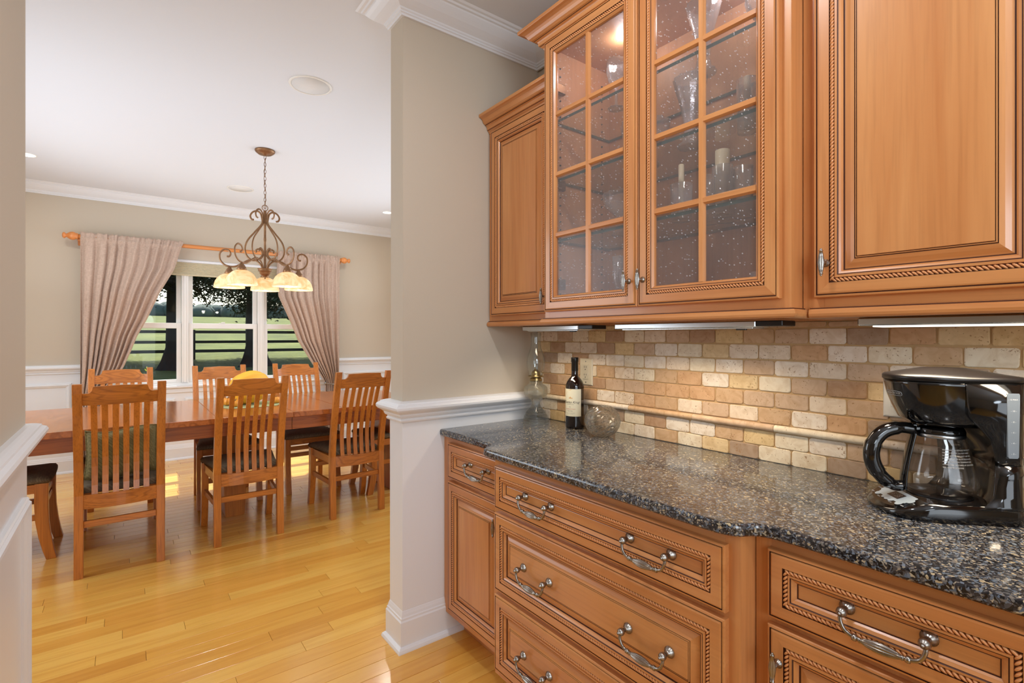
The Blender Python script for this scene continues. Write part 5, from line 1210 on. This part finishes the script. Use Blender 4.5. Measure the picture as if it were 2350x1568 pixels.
def curtain(name, label, outer, top_in, tie_x, tie_w, inner_pts, side, seed):
    """side = +1 when the free edge is to the right of the outer edge"""
    rr = random.Random(seed); t = thing(name, label, 'curtain', (outer, RY, 0))
    NX, NZ = 150, 90; ztop, ztie, zbot = RZ + .040, .735, .012; nf = 9.0; ph = [rr.uniform(0, 6.28) for _ in range(4)]
    def inner(z):
        P_ = inner_pts
        if z >= P_[0][0]: return P_[0][1]
        for a, b in zip(P_[:-1], P_[1:]):
            if z >= b[0]: f_ = (a[0] - z) / (a[0] - b[0]); return a[1] + (b[1] - a[1]) * f_
        return P_[-1][1]
    def outr(z):
        if z > ztie: return outer + (tie_x - side * tie_w / 2 - outer) * max(0, 1 - (z - ztie) / .35) ** 2 * .6
        return outer + (tie_x - side * tie_w / 2 - outer) * .6 * max(0, 1 - (ztie - z) / .4)
    def fn(u, v):
        if v < .055: z = ztop - (v / .055) * .085
        else: z = ztop - .085 - (v - .055) / .945 * (ztop - .085 - zbot)
        a, b = outr(z), inner(z); s = u; wd = abs(b - a)
        warp = s + .018 * math.sin(2 * math.pi * 2.3 * s + ph[0]) ; x = a + (b - a) * s
        slack = .72 / max(wd, .12); amp = min(.040, .014 + .010 * slack ** .8)
        k = 2 * math.pi * nf * warp
        yf = amp * math.sin(k + .5 * math.sin(z * 1.3 + ph[1])) + .35 * amp * math.sin(2.1 * k + ph[2] + z * .6)
        dtop = (ztop - z)
        if dtop < .09: yf = yf * .45 + .006 * math.sin(k * 3.1 + ph[3]); 
        if dtop < .035: x += .004 * math.sin(k * 2.7); z += .006 * math.sin(k * 1.9 + ph[1])
        bulge = -.026 - (.010 if .035 < dtop < .085 else 0)
        pinch = math.exp(-((z - ztie) / .10) ** 2); yf *= (1 - .45 * pinch)
        return (x, RY + bulge - .004 + yf * .8 + pinch * .03, z)
    mb = MB(); mb.grid(fn, NX, NZ); o = part('panel', mb, 'linen', t)
    md = o.modifiers.new('thickness', 'SOLIDIFY'); md.thickness = .0022
    mb = MB(); zt = ztie; mb.tube(smooth_path([(tie_x + side * (tie_w / 2 + .015), RY - .060, zt + .012), (tie_x, RY - .085, zt), (tie_x - side * (tie_w / 2 + .02), RY - .05, zt - .008), (tie_x - side * (tie_w / 2 + .035), F - .02, zt)], 5), .006, 8)
    mb.lathe([(0, 0), (.022, .002), (.024, .008), (.014, .014), (0, .016)], (tie_x + side * (tie_w / 2 + .018), RY - .058, zt + .012), 16, 0, 'X'); part('holdback', mb, 'pewter', t, label='dark metal curtain holdback')
    return t
curtain('curtain', 'rose-beige linen curtain tied back at the left side of the window', -.330, .505, -.245, .17, [(2.33, .505), (2.03, .425), (1.78, .300), (1.50, .190), (1.33, .110), (1.18, .060), (1.03, .005), (.90, -.060), (.80, -.125), (.735, -.160), (.60, -.150), (.30, -.110), (0, -.100)], 1, 3)
curtain('curtain', 'rose-beige linen curtain tied back at the right side of the window', 2.165, 1.440, 2.060, .15, [(2.33, 1.440), (2.05, 1.425), (1.80, 1.445), (1.48, 1.585), (1.27, 1.665), (1.10, 1.765), (1.00, 1.825), (.88, 1.905), (.80, 1.960), (.735, 1.990), (.60, 1.975), (.30, 1.95), (0, 1.94)], -1, 8)

# ---- chandelier
hx, hy = .877, 4.318
ch = thing('chandelier', 'bronze scroll-arm chandelier with five alabaster glass shades over the table', 'chandelier', (hx, hy, ZC))
mb = MB(); mb.lathe([(0, 0), (.072, 0), (.073, -.006), (.069, -.014), (.058, -.024), (.052, -.027), (.050, -.030), (.020, -.031), (.016, -.036), (.010, -.040), (0, -.041)][::-1], (hx, hy, ZC), 36); part('canopy', mb, 'bronze', ch)
z = ZC - .038; k = 0; LK = .0275
while z > 2.345:
    mb = MB(); pts = []
    for i in range(14):
        a = 2 * math.pi * i / 14; px_ = .0075 * math.cos(a); pz_ = (.0175 if True else 0) * math.sin(a)
        pts.append((hx + (px_ if k % 2 == 0 else 0), hy + (0 if k % 2 == 0 else px_), z - .0165 + pz_))
    mb.tube(pts, .0017, 5, closed=True); part('chain_link', mb, 'bronze', ch); z -= LK; k += 1
mb = MB(); mb.tube([(hx + .021 * math.cos(2 * math.pi * i / 20), hy, 2.327 + .022 * math.sin(2 * math.pi * i / 20)) for i in range(20)], .0028, 6, closed=True); part('hanging_ring', mb, 'bronze', ch)
mb = MB(); mb.tube(smooth_path([(hx + .004, hy, 2.72), (hx - .006, hy + .004, 2.55), (hx + .005, hy - .004, 2.45), (hx, hy, 2.32)], 6), .0016, 5); part('cord', mb, 'bronze', ch)
mb = MB(); mb.lathe([(0, 1.772), (.004, 1.772), (.006, 1.780), (.004, 1.788), (.010, 1.792), (.016, 1.794), (.030, 1.802), (.038, 1.815), (.040, 1.828), (.048, 1.832), (.050, 1.838), (.044, 1.842), (.052, 1.847), (.053, 1.852), (.020, 1.856), (.009, 1.860), (.0085, 2.06), (.011, 2.08), (.0085, 2.10), (.0085, 2.18), (.012, 2.20), (.014, 2.26), (.012, 2.30), (.006, 2.305), (0, 2.306)], (hx, hy, 0), 24); part('stem', mb, 'bronze', ch)
bs_sect = [(math.cos(R(a)) * .75, math.sin(R(a)) * 1.35) for a in range(0, 360, 45)]
TH0 = 90 + 25.9 - YAW
for k in range(5):
    az = R(TH0 + 72 * k); ca, sa = math.cos(az), math.sin(az)
    P3 = lambda r_, z_: (hx + r_ * ca, hy + r_ * sa, z_)
    up_ = (-sa, ca, 0)
    mb = MB(); ly_ = [(.082, 2.232), (.100, 2.238), (.108, 2.262), (.092, 2.290), (.062, 2.301), (.034, 2.284), (.022, 2.240), (.024, 2.200), (.075, 2.137), (.128, 2.071), (.147, 2.005), (.134, 1.952), (.098, 1.919), (.055, 1.922), (.024, 1.950), (.024, 1.985), (.046, 2.005), (.066, 1.996), (.066, 1.978)]
    mb.tube([P3(p.x, p.y) for p in smooth_path([(a, b, 0) for a, b in ly_], 5)], .0052, sect=bs_sect, up=up_); part('lyre_scroll', mb, 'bronze', ch)
    mb = MB(); ar = [(.020, 1.846), (.026, 1.872), (.050, 1.905), (.085, 1.922), (.125, 1.915), (.170, 1.890), (.215, 1.868), (.258, 1.866), (.300, 1.882), (.328, 1.920), (.328, 1.968), (.300, 1.995), (.266, 1.990), (.252, 1.964), (.262, 1.944), (.278, 1.944)]
    mb.tube([P3(p.x, p.y) for p in smooth_path([(a, b, 0) for a, b in ar], 5)], .0052, sect=bs_sect, up=up_); arm = part('arm', mb, 'bronze', ch)
    sx, sy = hx + .26 * ca, hy + .26 * sa
    mb = MB(); mb.lathe([(0, 1.872), (.005, 1.870), (.006, 1.862), (.014, 1.856), (.015, 1.850), (.022, 1.842), (.030, 1.826), (.034, 1.812), (.030, 1.808), (0, 1.808)][::-1], (sx, sy, 0), 20); part('socket_cap', mb, 'bronze', arm)
    mb = MB(); sp = [(.024, 1.811), (.040, 1.807), (.062, 1.796), (.083, 1.776), (.098, 1.750), (.106, 1.722), (.1085, 1.704), (.1065, 1.700)]
    mb.lathe(sp + [(r_ - .003, z_ - .002 if z_ > 1.71 else z_ + .001) for r_, z_ in sp[::-1][1:]], (sx, sy, 0), 36); part('lamp_shade', mb, 'shade', arm, label='lit amber alabaster glass shade')
    mb = MB(); mb.lathe([(0, 1.705), (.014, 1.710), (.021, 1.724), (.021, 1.738), (.013, 1.760), (.011, 1.790), (0, 1.792)], (sx, sy, 0), 16); part('bulb', mb, 'bulb', arm, label='lit bulb')
    lamp('POINT', 'chandelier_bulb', (sx, sy, 1.70), 1.6, (1, .89, .72), shadow_soft_size=.02)

# ---- ceiling fittings
def disc(name, label, cat, x, y, r, body, face_m, grp=None, emis=False):
    t = thing(name, label, cat, (x, y, ZC), group=grp)
    mb = MB(); mb.lathe([(r * .88, .002), (r, .001), (r * .99, -.004), (r * .93, -.006), (r * .88, -.0045), (r * .88, .002)][::-1], (x, y, ZC), 48); part('trim_ring', mb, 'white_plastic', t)
    mb = MB(); mb.lathe([(0, -.0035), (r * .885, -.0035), (r * .885, -.001), (0, -.001)][::-1], (x, y, ZC), 48); part(body, mb, face_m, t); return t
M['grille'] = plain('white_speaker_grille', '#dededd', .7, bump=.3, bscale=900)
disc('ceiling_speaker', 'round white in-ceiling speaker nearest the camera, above the front chairs', 'speaker', .859, 3.04, .118, 'grille', 'grille')
disc('ceiling_speaker', 'round white in-ceiling speaker near the window, left of the chandelier chain', 'speaker', .912, 5.58, .118, 'grille', 'grille')
disc('downlight', 'small lit recessed downlight at the right, beside the door jamb', 'light', 2.452, 5.60, .062, 'lens', 'led')
disc('downlight', 'small lit recessed downlight at the far left edge of the dining room', 'light', -.612, 5.56, .062, 'lens', 'led')
for (x, y) in ((2.452, 5.60), (-.612, 5.56)): lamp('AREA', 'downlight_glow', (x, y, ZC - .012), 5, (1, .93, .82), target=(x, y, 0), shape='DISK', size=.1)
